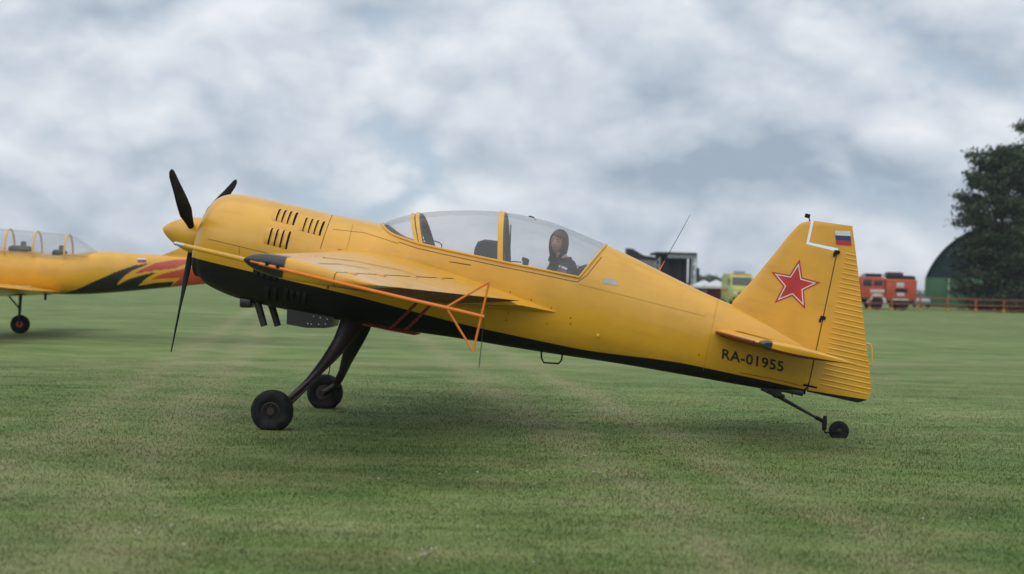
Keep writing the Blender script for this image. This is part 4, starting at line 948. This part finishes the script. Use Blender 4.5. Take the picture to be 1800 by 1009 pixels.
YH = Hull(yt, ybt, yw, lambda x: (yt(x) + ybt(x)) / 2, lambda x: 2.4, lambda x: 2.3)
FLK = [[(440, 573), (560, 545), (700, 480), (860, 410), (1000, 362), (1110, 347), (1060, 370), (980, 402), (930, 432), (885, 478), (862, 512), (960, 462), (1090, 425), (1160, 415), (1100, 447), (1060, 478), (1020, 517), (1150, 492), (1285, 482), (1262, 521), (1262, 640), (440, 640)]]
FLR = [[(985, 426), (1060, 385), (1150, 345), (1290, 322), (1480, 316), (1700, 316), (1700, 335), (1480, 345), (1380, 352), (1290, 385), (1150, 402)], [(1108, 470), (1200, 425), (1300, 402), (1480, 362), (1700, 350), (1700, 640), (1262, 640), (1262, 521), (1285, 505), (1335, 455), (1200, 462)]]
def inside(p, poly):
    c = False; n_ = len(poly)
    for i in range(n_):
        (x0, y0), (x1, y1) = poly[i], poly[i - 1]
        if (y0 > p[1]) != (y1 > p[1]) and p[0] < (x1 - x0) * (p[1] - y0) / (y1 - y0) + x0: c = not c
    return c
def yproj(p): v = Y0.w(p) - CC; dz = v @ F; return ((900 + FPX * (v @ CR) / dz) * 4.205, (504.5 - FPX * (v @ CU) / dz - 380) * 4.205)
xs_ = list(np.linspace(yx0, yb(95, 480)[0], 330)) + list(np.linspace(yb(95, 480)[0], yx1, 50))[1:]; R = []; NH = 70
for x in xs_:
    h = YH.half(x, -1, 1, NH); R.append(h + [(p[0], -p[1], p[2]) for p in h[::-1][1:-1]])
m_ = 2 * NH; V = [p for r in R for p in r]; Fs = []; ms = []
for i in range(len(R) - 1):
    for j in range(m_):
        a, b = i * m_ + j, i * m_ + (j + 1) % m_; Fs.append([a, b, b + m_, a + m_]); q = [V[k] for k in Fs[-1]]; c = [sum(k_[0] for k_ in q) / 4, abs(sum(k_[1] for k_ in q) / 4), sum(k_[2] for k_ in q) / 4]; mi = 0
        if i < 330: u = yproj(c); mi = 1 if any(inside(u, P_) for P_ in FLK) else (2 if any(inside(u, P_) for P_ in FLR) else 0)
        ms.append(mi)
Fs += [list(range(m_)), [(len(R) - 1) * m_ + j for j in range(m_)]]; ms += [2, 0]
yfus = MB().add(V, Fs, ms).obj('fuselage', ['yellow', 'black_paint', 'red_paint'], yak, 40)
def ysf(px, py): return surf(Y0, YH, px, py)
def on_yak(px, py, off): x, y, z = ysf(px, py); return Vector((x, y + off, z))
decal_quad(on_yak, ((241, 454), (256.5, 454), (257.5, 461), (243, 461)), 3, 6, 0.012, ['white_flag', 'blue_flag', 'red_flag'], yfus, 'flag_emblem', lambda u, v: int(v * 3))
# canopy
ct = ycurve([(-62, 434), (-40, 415), (-15, 405), (0, 402), (66, 407), (119, 412), (133, 416), (172, 442)]); cx0, cx1 = yb(172, 442)[0] + 0.005, yb(-62, 434)[0] - 0.005
R = []
for x in np.linspace(cx0, cx1, 40):
    zb_ = yt(x) - 0.10; h_ = max(0.02, ct(x) - zb_); w_ = 0.36 * min(1, (h_ / 0.3) ** 0.6); R.append([(x, w_ * math.cos(t), zb_ + h_ * math.sin(t) ** 0.8) for t in np.linspace(0, PI, 22)])
ycan = MB().loft(R, False, False).obj('canopy', 'glass_far', yak, 60)
for px in (-36, 17, 66, 121):
    x = yb(px, 430)[0]; zb_ = yt(x) - 0.10; h_ = ct(x) - zb_; rings = []
    for t in np.linspace(0, PI, 24): c = Vector((x, 0.365 * math.cos(t), zb_ + (h_ + 0.006) * math.sin(t) ** 0.8)); n_ = Vector((0, math.cos(t), math.sin(t))) * 0.012; e = Vector((0.019, 0, 0)); rings.append([c - e - n_, c + e - n_, c + e + n_, c - e + n_])
    MB().loft(rings).obj('canopy_frame', 'yellow', ycan, 40)
for px, py, w_ in ((36, 436, 0.42), (105, 443, 0.25), (-20, 436, 0.3)):
    c = Vector(y3(px, py)); mb = MB(); mb.box(c + Vector((0, 0, -0.05)), (w_, 0.42, 0.20), bev=0.06); mb.box(c + Vector((-w_ * 0.15, 0, 0.09)), (0.09, 0.16, 0.12), bev=0.03); mb.obj('seat_back', 'seat_cloth', yak)
# flap seams along the sill
MB().tube([y3(-10, 441.5, 0.44), y3(60, 444.5, 0.44)], 0.012, 6).obj('canopy_rail', 'yellow_dark', yak); MB().tube([y3(112, 448, 0.40), y3(155, 451.5, 0.38)], 0.010, 6).obj('canopy_rail', 'yellow_dark', yak)
# wings, tail
wz = yb(100, 514, 0.45)[1]; wte = yb(104, 515, 0.45)[0]
for sgn in (1, -1):
    R = []
    for y, te, c, dz in ((0.2, wte, 2.05, 0), (0.55, wte, 2.0, 0.0), (2.0, wte + 0.16, 1.62, 0.03), (4.5, wte + 0.42, 1.1, 0.14), (4.65, wte + 0.52, 0.85, 0.15)):
        up = [(te + c * (1 - xi), y * sgn, wz + 0.02 + dz + naca(xi) * 0.14 * c) for xi in (1 - np.cos(np.linspace(0, PI / 2, 14)))]; lo = [(p[0], p[1], 2 * (wz + 0.02 + dz) - p[2]) for p in up]; R.append(up + lo[::-1])
    w_ = MB().loft(R).obj('wing', 'yellow', yak, 50)
    MB().tube([(wte + 0.55 + 0.1 * k, (0.6 + 0.9 * k) * sgn, wz + 0.12 - 0.012 * k) for k in range(4)], 0.008, 6).obj('wing_highlight_line', 'highlight_white', w_)  # highlight along the upper wing skin, put in as a thin white strip
    R = []
    for y, le, te in ((0.05, 1.15, 0.2), (0.6, 1.05, 0.2), (1.5, 0.85, 0.25)):
        up = [(yx0 + le - (le - te) * xi, y * sgn, yb(400, 462)[1] + naca(xi) * 0.1) for xi in (1 - np.cos(np.linspace(0, PI / 2, 10)))]; lo = [(p[0], p[1], 2 * yb(400, 462)[1] - p[2]) for p in up]; R.append(up + lo[::-1])
    MB().loft(R).obj('tailplane', 'yellow', yak, 50)
    # main leg and wheel
    cw = Vector((0, 1.15 * sgn, 0.205)); prof = [(-0.05, 0.12), (-0.07, 0.17), (-0.05, 0.205), (0, 0.215), (0.05, 0.205), (0.07, 0.17), (0.05, 0.12)]
    ty = MB().lathe(prof, cw, (0, 1, 0), 32).obj('main_wheel', 'rubber', yak, 50)
    MB().lathe([(-0.055, 0.02), (-0.052, 0.135), (0.052, 0.135), (0.04, 0.1), (0.058, 0.05), (0.06, 0.001)], cw, (0, 1, 0), 24).obj('hub', 'red_paint', ty)
    mb = MB(); mb.tube([cw + Vector((0, -0.09 * sgn, 0)), cw + Vector((-0.01, -0.10 * sgn, 0.28)), cw + Vector((-0.03, -0.12 * sgn, wz - 0.2 + 0.03))], [0.022, 0.032, 0.04], 10); mb.tube([cw + Vector((-0.02, -0.11 * sgn, 0.34)), Vector((0.32, 0.95 * sgn, wz + 0.0))], 0.02, 8); mb.tube([cw + Vector((0, -0.09 * sgn, 0)), cw], 0.02, 8); mb.obj('landing_leg', 'leg_paint', yak)
    MB().box((-0.25, 0.95 * sgn, wz - 0.07), (0.9, 0.26, 0.012), bev=0.003).obj('gear_door', 'red_dark', yak)
p = y3(80, 517, 0.1); MB().box(Vector(p) + Vector((0, 0, -0.04)), (0.05, 0.04, 0.18), bev=0.01).obj('venturi_mast', 'black_matt', yak)
MB().lathe([(yx1 - 0.02, 0.17), (yx1 + 0.2, 0.16), (yx1 + 0.42, 0.09), (yx1 + 0.5, 0.005)], (0, 0, (yt(yx1) + ybt(yx1)) / 2), (1, 0, 0), 24).obj('spinner', 'yellow', yak, 50)
MB().tube([(yx1 - 1.2, 0, 0.7), (yx1 - 1.1, 0, 0.2)], 0.03, 8).obj('nose_leg', 'leg_paint', yak)
MB().lathe([(-0.05, 0.08), (-0.06, 0.13), (0, 0.17), (0.06, 0.13), (0.05, 0.08)], (yx1 - 1.08, 0, 0.165), (0, 1, 0), 24).obj('nose_wheel', 'rubber', yak, 50)
fy_ = [yb(*p) for p in ((283, 449), (297, 444.5), (316, 436), (335, 424), (360, 402), (385, 388), (425, 388), (452, 440), (450, 488), (400, 490))]
MB().prism(fy_, lambda u, v, s_: (u, 0.045 - 0.09 * s_, v)).obj('tail_fin', 'yellow', yak, 30)

# ------------------------------------------------------------------ far edge of the field
def gz(d): t = max(0, min(1, (d - 40) / 65)); return 0.30 * t * t * (3 - 2 * t)
def gpos(px, d, dz=0.0): return Vector(((px - 900) * d / FPX + CAMH * math.sin(ROLL), d, gz(d) + dz))
def leaf_mat(name, a, b, c):
    m = bpy.data.materials.new(name); m.use_nodes = True; t = m.node_tree; p = t.nodes['Principled BSDF']; at_ = N(t, 'ShaderNodeAttribute', attribute_name='tone')
    col = ramp(t, at_.outputs['Fac'], [(0.0, a), (0.5, b), (1.0, c)], 'LINEAR'); t.links.new(col, p.inputs['Base Color']); p.inputs['Roughness'].default_value = 0.6; p.inputs['Specular IOR Level'].default_value = 0.3; MATS[name] = m
leaf_mat('leaf_dark', (0.018, 0.032, 0.016), (0.032, 0.052, 0.024), (0.054, 0.080, 0.034)); leaf_mat('leaf_mid', (0.035, 0.055, 0.028), (0.055, 0.085, 0.040), (0.085, 0.115, 0.05))
mat('bark', (0.05, 0.04, 0.03), 0.9, bump=0.5, bscale=20)
def leaf_cloud(name, pts, size, m_, parent, droop=0.3):
    P = np.array(pts, np.float32); n_ = len(P); a = rng.normal(size=(n_, 3)); a /= np.linalg.norm(a, axis=1)[:, None]; b = rng.normal(size=(n_, 3)); b -= (a * b).sum(1)[:, None] * a; b /= np.linalg.norm(b, axis=1)[:, None]
    s_ = size * (0.6 + 0.8 * rng.random(n_))[:, None]; V = np.stack([P - a * s_, P + b * s_ * 0.45, P + a * s_, P - b * s_ * 0.45], 1).reshape(-1, 3)
    me = bpy.data.meshes.new(name); me.from_pydata(V.tolist(), [], (np.arange(n_ * 4).reshape(-1, 4)).tolist()); me.materials.append(MATS[m_])
    t = me.attributes.new('tone', 'FLOAT', 'POINT'); t.data.foreach_set('value', np.repeat(rng.random(n_).astype(np.float32), 4))
    o = bpy.data.objects.new(name, me); COL.objects.link(o)
    if parent: o.parent = parent
    return o
def tree(name, label, base, h, prof, nbr, per, size, m_, group=None, seed=1, trunk=0.22, leafvol=0.5, low=0.08):
    """prof(t): crown radius at relative height t; limbs leave the trunk and carry clumps of leaves"""
    r = np.random.default_rng(seed); root = empty(name, Vector(base), label, 'tree', group); mb = MB()
    tp_ = [(0.10 * math.sin(k * 1.3 + seed), 0.10 * math.cos(k + seed), h * k / 8) for k in range(9)]; mb.tube(tp_, [trunk * (1 - 0.93 * k / 8) + 0.01 for k in range(9)], 10); pts = []
    for i in range(nbr):
        t = low + (0.98 - low) * (i + r.random()) / nbr; a = i * 2.399 + r.normal() * 0.35; rad = prof(t) * (0.55 + 0.55 * r.random()); z0 = h * t
        e = Vector((math.cos(a) * rad, math.sin(a) * rad, z0 + rad * r.normal(0.02, 0.16))); s_ = Vector((0, 0, max(0.3, z0 - rad * 0.3)))
        if rad > 0.5: mb.tube([s_, s_.lerp(e, 0.5) + Vector((0, 0, rad * 0.06)), s_.lerp(e, 0.92)], [trunk * 0.28 * (1 - t) + 0.03, 0.025, 0.01], 5)
        for k in range(int(per * (0.5 + rad / max(0.3, prof(0.4))))):
            u = 0.35 + 0.75 * math.sqrt(r.random()); c = s_.lerp(e, u); w_ = leafvol * (0.45 + 0.6 * (1 - abs(u - 0.8)))
            pts.append((c.x + r.normal() * w_, c.y + r.normal() * w_, c.z + r.normal() * w_ * 0.5 - abs(r.normal()) * w_ * 0.35))
    mb.obj('trunk', 'bark', root); leaf_cloud('crown', pts, size, m_, root); return root
col_prof = lambda k: (lambda t: k * (0.78 + 0.22 * min(1, t / 0.22)) * (1 if t < 0.62 else math.sqrt(max(0.03, 1 - ((t - 0.62) / 0.39) ** 2))))
tree('tall_tree', 'shorter of the two dark green trees standing before the green hangar', gpos(1757, 118), 14.9, col_prof(3.7), 190, 170, 0.17, 'leaf_dark', seed=3, trunk=0.3, leafvol=0.42, low=0.03)
tree('tall_tree', 'taller of the two dark green trees standing before the green hangar', gpos(1846, 124), 20.3, col_prof(3.7), 200, 150, 0.18, 'leaf_dark', seed=8, trunk=0.35, leafvol=0.45, low=0.03)
rp = lambda k: (lambda t: k * math.sqrt(max(0.05, 1 - ((t - 0.55) / 0.5) ** 2)))
for px, d, h_, lb in ((1236, 330, 4.9, 'low round tree next to the stage truss tower'), (1252, 345, 5.4, 'tallest round tree between the stage and the lime ambulance'), (1264, 360, 4.8, 'low round tree next to the lime ambulance')):
    tree('round_tree', lb, gpos(px, d), h_, rp(2.0), 26, 70, 0.22, 'leaf_mid', 'round trees behind the stage', seed=int(px), trunk=0.15, leafvol=0.5)
# far wood: one low mass along the end of the field
P = []
for k in range(15000):
    x = rng.uniform(-520, 620); hh = 5.0 + 1.6 * mnoise.noise(Vector((x * 0.03, 3, 0))) + 1.2 * mnoise.noise(Vector((x * 0.13, 7, 0))); P.append((x, 640 + rng.normal() * 5, 0.3 + hh * rng.random() ** 0.7))
fw_ = leaf_cloud('distant_wood', P, 0.95, 'leaf_mid', None); tag(fw_, 'low distant wood along the far end of the field', 'wood', kind='stuff')
# ---- arched hangar
mat('hangar_roof', (0.016, 0.036, 0.042), 0.9, spec=0.1, var=0.12, scale=0.6); mat('hangar_green', (0.035, 0.115, 0.048), 0.6, var=0.1, scale=0.8, stretch=(1, 1, 0.2)); mat('concrete', (0.36, 0.35, 0.33), 0.9, var=0.12)
d = 150; s_ = FPX / d; hx0 = gpos(1632, d).x; Rr = 148 / s_; hc = gpos(1772, d); wall_h = 3.4; HWd = hc.x - hx0
hg = empty('arched_hangar', Matrix.Translation(hc) @ Matrix.Rotation(math.radians(-19), 4, 'Z'), 'dark green arched hangar with a lighter green front wall', 'hangar')
a0 = math.acos(HWd / Rr); zc_ = wall_h - Rr * math.sin(a0); ang = np.linspace(a0, PI - a0, 40)
mb = MB(); mb.loft([[(Rr * math.cos(t), y, zc_ + Rr * math.sin(t)) for t in ang] for y in (-0.3, 6, 13, 20, 26)], False, False); mb.loft([[((Rr - 0.15) * math.cos(t), y, zc_ + (Rr - 0.15) * math.sin(t)) for t in ang] for y in (-0.3, 26)], False, False); mb.obj('roof', 'hangar_roof', hg, 40)
for k in range(3, 27, 3): MB().tube([((Rr + 0.03) * math.cos(t), k - 0.25, zc_ + (Rr + 0.03) * math.sin(t)) for t in ang], 0.06, 5).obj('roof_rib', 'hangar_roof', hg)
poly = [(Rr * math.cos(t) * 0.985, zc_ + (Rr - 0.2) * math.sin(t)) for t in ang]
MB().prism(poly, lambda u, v, s2: (u, 0.1 + 0.2 * s2, v)).obj('gable', 'hangar_roof', hg, 20)
for k in range(7):
    w_ = 2 * HWd / 7; MB().box((-HWd + w_ * (k + 0.5), 0.0, wall_h / 2), (w_ - 0.06, 0.25, wall_h), bev=0.02).obj('front_panel', 'hangar_green', hg)
for sx_ in (-1, 1): MB().box((sx_ * (HWd - 0.05), 13, wall_h / 2 - 0.05), (0.2, 25.6, wall_h - 0.1)).obj('side_wall', 'hangar_green', hg)
# concrete strip in front
pa, pb = gpos(1596, 117), gpos(1650, 117); MB().box(((pa.x + pb.x) / 2 + 3, 120, 0.31), (pb.x - pa.x + 8, 5, 0.06)).obj('path', 'concrete')['kind'] = 'structure'
# ---- vehicles
mat('fire_red', (0.46, 0.068, 0.032), 0.5); mat('car_white', (0.6, 0.62, 0.64), 0.35, coat=0.3); mat('car_glass', (0.03, 0.04, 0.05), 0.1); mat('lime', (0.40, 0.42, 0.08), 0.4, coat=0.2); mat('amb_orange', (0.55, 0.16, 0.03), 0.5); mat('steel', (0.3, 0.31, 0.32), 0.4, metal=0.5); mat('pale_blue', (0.25, 0.35, 0.5), 0.4)
def wheel(c, r, w_, parent, ax=(0, 1, 0)):
    t = MB().lathe([(-w_ / 2, r * 0.6), (-w_ / 2, r * 0.92), (-w_ * 0.3, r), (w_ * 0.3, r), (w_ / 2, r * 0.92), (w_ / 2, r * 0.6)], c, ax, 24).obj('wheel', 'rubber', parent, 50)
    MB().lathe([(-w_ * 0.42, 0.02), (-w_ * 0.42, r * 0.62), (w_ * 0.42, r * 0.62), (w_ * 0.36, r * 0.3), (w_ * 0.5, r * 0.2), (w_ * 0.5, 0.001)], c, ax, 18).obj('rim', 'steel', t)
def bxo(nm, m_, parent, c, size, bev=0.03): return MB().box(c, size, bev=bev).obj(nm, m_, parent, 30)
tb = gpos(1603, 107); ft = empty('fire_truck', Vector((tb.x - 3.6, 107, tb.z)), 'red fire truck with white stripe behind the orange fence', 'fire truck')
# local: -x is the front (cab), the near side is -y
mat('truck_white', (0.55, 0.55, 0.55), 0.5); mat('truck_orange', (0.55, 0.15, 0.04), 0.5)
bxo('body', 'fire_red', ft, (2.35, 0, 1.62), (2.5, 2.4, 1.75), 0.08); bxo('cab', 'fire_red', ft, (0.05, 0, 1.75), (2.0, 2.3, 1.75), 0.14); bxo('chassis', 'black_matt', ft, (1.2, 0, 0.62), (4.6, 0.9, 0.3))
bxo('bumper', 'truck_white', ft, (-1.02, 0, 0.7), (0.2, 2.3, 0.32)); bxo('windshield', 'car_glass', ft, (-0.96, 0, 2.1), (0.03, 1.9, 0.6), 0.01); bxo('lamp', 'truck_white', ft, (-1.0, -0.8, 1.1), (0.08, 0.3, 0.25), 0.02)
for sy in (-1, 1):
    bxo('cab_stripe', 'truck_white', ft, (0.45, sy * 1.16, 1.50), (1.15, 0.03, 0.22), 0.005); bxo('side_window', 'car_glass', ft, (-0.35, sy * 1.155, 2.15), (0.7, 0.03, 0.55), 0.01); bxo('side_window', 'car_glass', ft, (0.5, sy * 1.155, 2.15), (0.7, 0.03, 0.45), 0.01); bxo('cab_step', 'truck_orange', ft, (0.45, sy * 1.155, 1.25), (1.1, 0.03, 0.2), 0.01)
    bxo('locker_door', 'truck_white', ft, (2.25, sy * 1.21, 2.02), (0.6, 0.03, 0.36), 0.01); bxo('locker_opening', 'black_matt', ft, (2.35, sy * 1.21, 1.58), (0.95, 0.03, 0.30), 0.01); bxo('locker_door', 'truck_white', ft, (2.3, sy * 1.212, 1.27), (0.6, 0.03, 0.26), 0.01); bxo('locker_door', 'fire_red', ft, (3.25, sy * 1.21, 1.6), (0.55, 0.04, 1.3), 0.01); bxo('locker_door', 'fire_red', ft, (1.42, sy * 1.21, 1.6), (0.5, 0.04, 1.3), 0.01)
    bxo('body_rail', 'truck_orange', ft, (2.35, sy * 1.215, 2.38), (2.4, 0.03, 0.14), 0.01); bxo('rear_skirt', 'black_matt', ft, (2.3, sy * 1.02, 0.62), (2.3, 0.3, 0.30)); bxo('name_panel', 'truck_white', ft, (2.3, sy * 1.21, 0.86), (1.3, 0.03, 0.12), 0.01)
    R = []
    for t in np.linspace(0, PI, 14): R.append([(0.45 + r_ * math.cos(t), sy * y_, 0.55 + r_ * math.sin(t)) for r_, y_ in ((0.52, 1.20), (0.52, 0.8), (0.74, 0.8), (0.74, 1.20))])
    MB().loft(R).obj('mudguard', 'truck_white', ft, 40)
    wheel((0.45, sy * 1.0, 0.48), 0.48, 0.3, ft); wheel((2.5, sy * 1.0, 0.48), 0.48, 0.3, ft)
    MB().tube([(0.2, sy * 0.5, 2.80), (3.5, sy * 0.5, 2.76)], 0.05, 6).obj('ladder_rail', 'steel', ft)
for k in range(7): MB().tube([(0.3 + 0.5 * k, -0.5, 2.78), (0.3 + 0.5 * k, 0.5, 2.78)], 0.03, 6).obj('ladder_rung', 'steel', ft)
bxo('roof_box', 'black_matt', ft, (0.3, 0, 2.75), (1.2, 1.4, 0.28), 0.08); bxo('roof_monitor', 'hub', ft, (2.0, -0.2, 2.80), (1.3, 1.2, 0.5), 0.18); MB().tube([(1.2, -0.9, 2.60), (3.5, -0.9, 2.62)], 0.12, 8).obj('suction_hose', 'black_matt', ft); bxo('beacon', 'pale_blue', ft, (-0.4, 0, 2.72), (0.2, 0.9, 0.16), 0.04)
# white car, end-on, beyond the truck
cb_ = gpos(1613, 140); car = empty('parked_car', cb_, 'small pale grey car parked beside the red fire truck', 'car')
secs = [(-1.9, 0.75, 0.55, 0.75), (-1.7, 0.82, 0.45, 0.9), (-0.9, 0.84, 0.40, 0.98), (0.3, 0.84, 0.40, 1.0), (1.5, 0.84, 0.42, 0.98), (1.9, 0.76, 0.55, 0.85)]
def carsec(y, w_, z0, z1): return [(w_ * sx_ * a, y, z0 + (z1 - z0) * b) for sx_, a, b in ((1, .9, 0), (1, 1, .3), (1, .98, .8), (1, .88, 1), (-1, .88, 1), (-1, .98, .8), (-1, 1, .3), (-1, .9, 0))]
mat('car_grey', (0.34, 0.38, 0.43), 0.4); MB().loft([carsec(*s) for s in secs]).obj('body', 'car_grey', car, 50)
MB().loft([[(w_ * sx_, y, z) for sx_, w_, z in ((1, a, z0), (1, b, z1), (-1, b, z1), (-1, a, z0))] for y, a, b, z0, z1 in ((-1.0, .72, .6, .95, 1.0), (-0.35, .74, .62, .95, 1.42), (0.9, .74, .62, .95, 1.45), (1.7, .70, .58, .95, 1.02))]).obj('cabin', 'car_glass', car, 40); bxo('roof', 'car_grey', car, (0, 0.28, 1.45), (1.24, 1.3, 0.05), 0.02)
for sx_ in (-1, 1):
    for y in (-1.2, 1.25): wheel((0.72 * sx_, y, 0.30), 0.30, 0.2, car, (1, 0, 0))
    bxo('headlight', 'white_flag', car, (0.55 * sx_, -1.86, 0.72), (0.28, 0.06, 0.12), 0.02)
# lime ambulance, seen from its end
ab = gpos(1297, 108); am = empty('ambulance_van', ab, 'lime yellow ambulance van with an orange roof stripe, seen over the fuselage', 'van')
R = []
for y, z0, z1, w_ in ((-2.7, 0.45, 1.25, 0.92), (-2.55, 0.35, 1.45, 0.98), (-1.95, 0.35, 1.6, 1.0), (-1.25, 0.35, 2.45, 1.0), (-0.9, 0.35, 2.60, 1.0), (2.6, 0.35, 2.62, 1.0), (2.7, 0.45, 2.5, 0.97)): R.append([(sx_ * w_ * a, y, z0 + (z1 - z0) * b) for sx_, a, b in ((1, .96, 0), (1, 1, .4), (1, .97, .7), (1, .88, .97), (1, .78, 1), (-1, .78, 1), (-1, .88, .97), (-1, .97, .7), (-1, 1, .4), (-1, .96, 0))])
MB().loft(R).obj('body', 'lime', am, 40)
mb = MB(); mb.add([(-0.82, -1.93, 1.66), (0.82, -1.93, 1.66), (0.76, -1.34, 2.28), (-0.76, -1.34, 2.28), (-0.82, -1.96, 1.68), (0.82, -1.96, 1.68), (0.76, -1.37, 2.30), (-0.76, -1.37, 2.30)], [[4, 5, 6, 7], [0, 3, 2, 1], [0, 1, 5, 4], [1, 2, 6, 5], [2, 3, 7, 6], [3, 0, 4, 7]]); mb.obj('windshield', 'car_glass', am, 20)
bxo('roof_stripe', 'amb_orange', am, (0, -1.17, 2.50), (1.55, 0.06, 0.12), 0.01); bxo('light_bar', 'pale_blue', am, (-0.1, -0.8, 2.70), (0.9, 0.3, 0.16), 0.04); bxo('bumper', 'black_matt', am, (0, -2.72, 0.55), (1.8, 0.1, 0.25)); bxo('grille', 'black_matt', am, (0, -2.68, 0.95), (0.9, 0.1, 0.22), 0.02)
for sx_ in (-1, 1):
    bxo('headlight', 'white_flag', am, (0.68 * sx_, -2.66, 1.0), (0.3, 0.1, 0.22), 0.03); bxo('side_window', 'car_glass', am, (0.985 * sx_, -0.9, 1.9), (0.03, 0.8, 0.55), 0.01); bxo('side_stripe', 'amb_orange', am, (1.0 * sx_, 0.8, 1.25), (0.02, 3.4, 0.2), 0.005)
    for y in (-1.8, 1.6): wheel((0.85 * sx_, y, 0.36), 0.36, 0.24, am, (1, 0, 0))
# ---- concert stage
mat('stage_black', (0.02, 0.022, 0.028), 0.8); mat('stage_grey', (0.22, 0.235, 0.26), 0.7); mat('truss', (0.45, 0.47, 0.50), 0.4, metal=0.5)
d = 140; s_ = FPX / d; sb_ = gpos(1165, d); stg = empty('concert_stage', sb_, 'black roofed concert stage with pale truss towers, seen over the rear fuselage', 'stage')
def sxp(px): return gpos(px, d).x - sb_.x
x0, x1 = sxp(1150), sxp(1222); ht = (531 - 446) / s_
bxo('deck', 'stage_black', stg, ((x0 + x1) / 2, 3, 0.6), (x1 - x0, 7, 1.2)); bxo('back_cloth', 'stage_black', stg, ((x0 + x1) / 2 + 0.2, 5.8, ht / 2), (x1 - x0 - 0.8, 0.1, ht - 0.5), 0.01); bxo('roof_fascia', 'stage_grey', stg, ((sxp(1170) + x1) / 2, -0.4, ht - 0.35), (x1 - sxp(1170), 0.12, 0.62), 0.02); bxo('roof', 'stage_black', stg, ((x0 + x1) / 2, 2.8, ht - 0.15), (x1 - x0, 6.6, 0.25))
MB().prism([(sxp(1096), ht + 0.25), (sxp(1108), ht + 0.22), (sxp(1128), ht - 0.45), (sxp(1152), ht - 0.62), (sxp(1152), ht - 1.0), (sxp(1096), ht - 0.9)], lambda u, v, s2: (u, -0.7 + 0.15 * s2, v)).obj('side_screen', 'stage_black', stg, 20)
bxo('screen', 'stage_grey', stg, (sxp(1136), 1.0, ht / 2 - 0.3), (2.2, 0.1, ht - 0.9), 0.01); bxo('leg', 'truss', stg, (sxp(1099), -0.6, ht / 2), (0.15, 0.15, ht), 0.01)
for k in range(5): bxo('side_curtain', 'stage_black', stg, (sxp(1172 + 11 * k), 1.2 + 0.4 * (k % 2), ht / 2), (0.55, 0.1, ht - 0.8), 0.03)
for px in (1153, 1217.5):
    c = sxp(px)
    for dx in (-0.22, 0.22):
        for dy in (-0.22, 0.22): MB().tube([(c + dx, -0.3 + dy, 0), (c + dx, -0.3 + dy, ht - 0.6)], 0.045, 6).obj('truss_chord', 'truss', stg)
    for k in range(9):
        z = 0.2 + k * (ht - 0.9) / 9
        for dy in (-0.22, 0.22): MB().tube([(c - 0.22 * (-1) ** k, -0.3 + dy, z), (c + 0.22 * (-1) ** k, -0.3 + dy, z + (ht - 0.9) / 9)], 0.035, 5).obj('truss_brace', 'truss', stg)
bxo('loudspeaker', 'stage_black', stg, (sxp(1224), -0.2, ht - 2.3), (0.35, 0.5, 1.4), 0.04)
# white gazebo tents
for px, d, w_, lb in ((1236, 122, 2.4, 'white peaked tent beside the stage truss'), (1258, 116, 2.2, 'white peaked tent beside the lime ambulance')):
    c = gpos(px, d); tt = empty('gazebo_tent', c, lb, 'tent', 'white tents by the stage'); h_ = w_ / 2
    MB().add([(-h_, -h_, 1.55), (h_, -h_, 1.55), (h_, h_, 1.55), (-h_, h_, 1.55), (0, 0, 2.1), (-h_, -h_, 1.35), (h_, -h_, 1.35), (h_, h_, 1.35), (-h_, h_, 1.35)], [[0, 1, 4], [1, 2, 4], [2, 3, 4], [3, 0, 4], [0, 5, 6, 1], [1, 6, 7, 2], [2, 7, 8, 3], [3, 8, 5, 0]]).obj('canopy_cloth', 'car_white', tt, 0)
    for sx_ in (-1, 1):
        for sy in (-1, 1): MB().tube([(sx_ * (h_ - 0.05), sy * (h_ - 0.05), 0), (sx_ * (h_ - 0.05), sy * (h_ - 0.05), 1.5)], 0.03, 6).obj('pole', 'steel', tt)
    bxo('back_panel', 'red_dark' if px > 1250 else 'stage_black', tt, (0, h_ - 0.03, 0.75), (w_ - 0.2, 0.04, 1.3), 0.01)
# ---- orange rail fence
mat('fence_orange', (0.30, 0.085, 0.022), 0.7, var=0.15); mat('fence_yellow', (0.45, 0.30, 0.04), 0.7)
pts_f = [(1490, 98), (1528, 99.5), (1567, 101), (1617, 103.5), (1665, 106), (1715, 109), (1764, 112), (1815, 115), (1868, 118)]
f0 = gpos(*pts_f[4]); fn = empty('rail_fence', f0, 'low orange three-rail fence in front of the hangar and fire truck', 'fence')
fp = [gpos(*p) - f0 for p in pts_f]
for i, p in enumerate(fp):
    MB().box(p + Vector((0, 0, 0.53)), (0.13, 0.13, 1.1), bev=0.02).obj('post', 'fence_orange', fn)
    MB().box(p + Vector((0, 0, 0.12)), (0.22, 0.22, 0.24), bev=0.03).obj('post_base', 'fence_yellow', fn)
for a, b in zip(fp[:-1], fp[1:]):
    for z in (0.16, 0.55, 1.04): MB().tube([a + Vector((0, 0, z)), b + Vector((0, 0, z))], 0.042, 6).obj('rail', 'fence_orange', fn)

# ---- a little summer haze over the field
hz = bpy.data.materials.new('haze_air'); hz.use_nodes = True; t = hz.node_tree; t.nodes.clear(); pv = N(t, 'ShaderNodeVolumePrincipled'); pv.inputs['Color'].default_value = (0.86, 0.92, 1.0, 1); pv.inputs['Density'].default_value = 0.0003; pv.inputs['Anisotropy'].default_value = 0.2
o = N(t, 'ShaderNodeOutputMaterial'); t.links.new(pv.outputs[0], o.inputs['Volume']); MATS['haze_air'] = hz
tag(MB().box((0, 1600, 10.5), (5040, 3840, 23)).obj('haze', 'haze_air', None, 0), 'thin pale summer haze lying over the whole field', 'haze', kind='stuff')
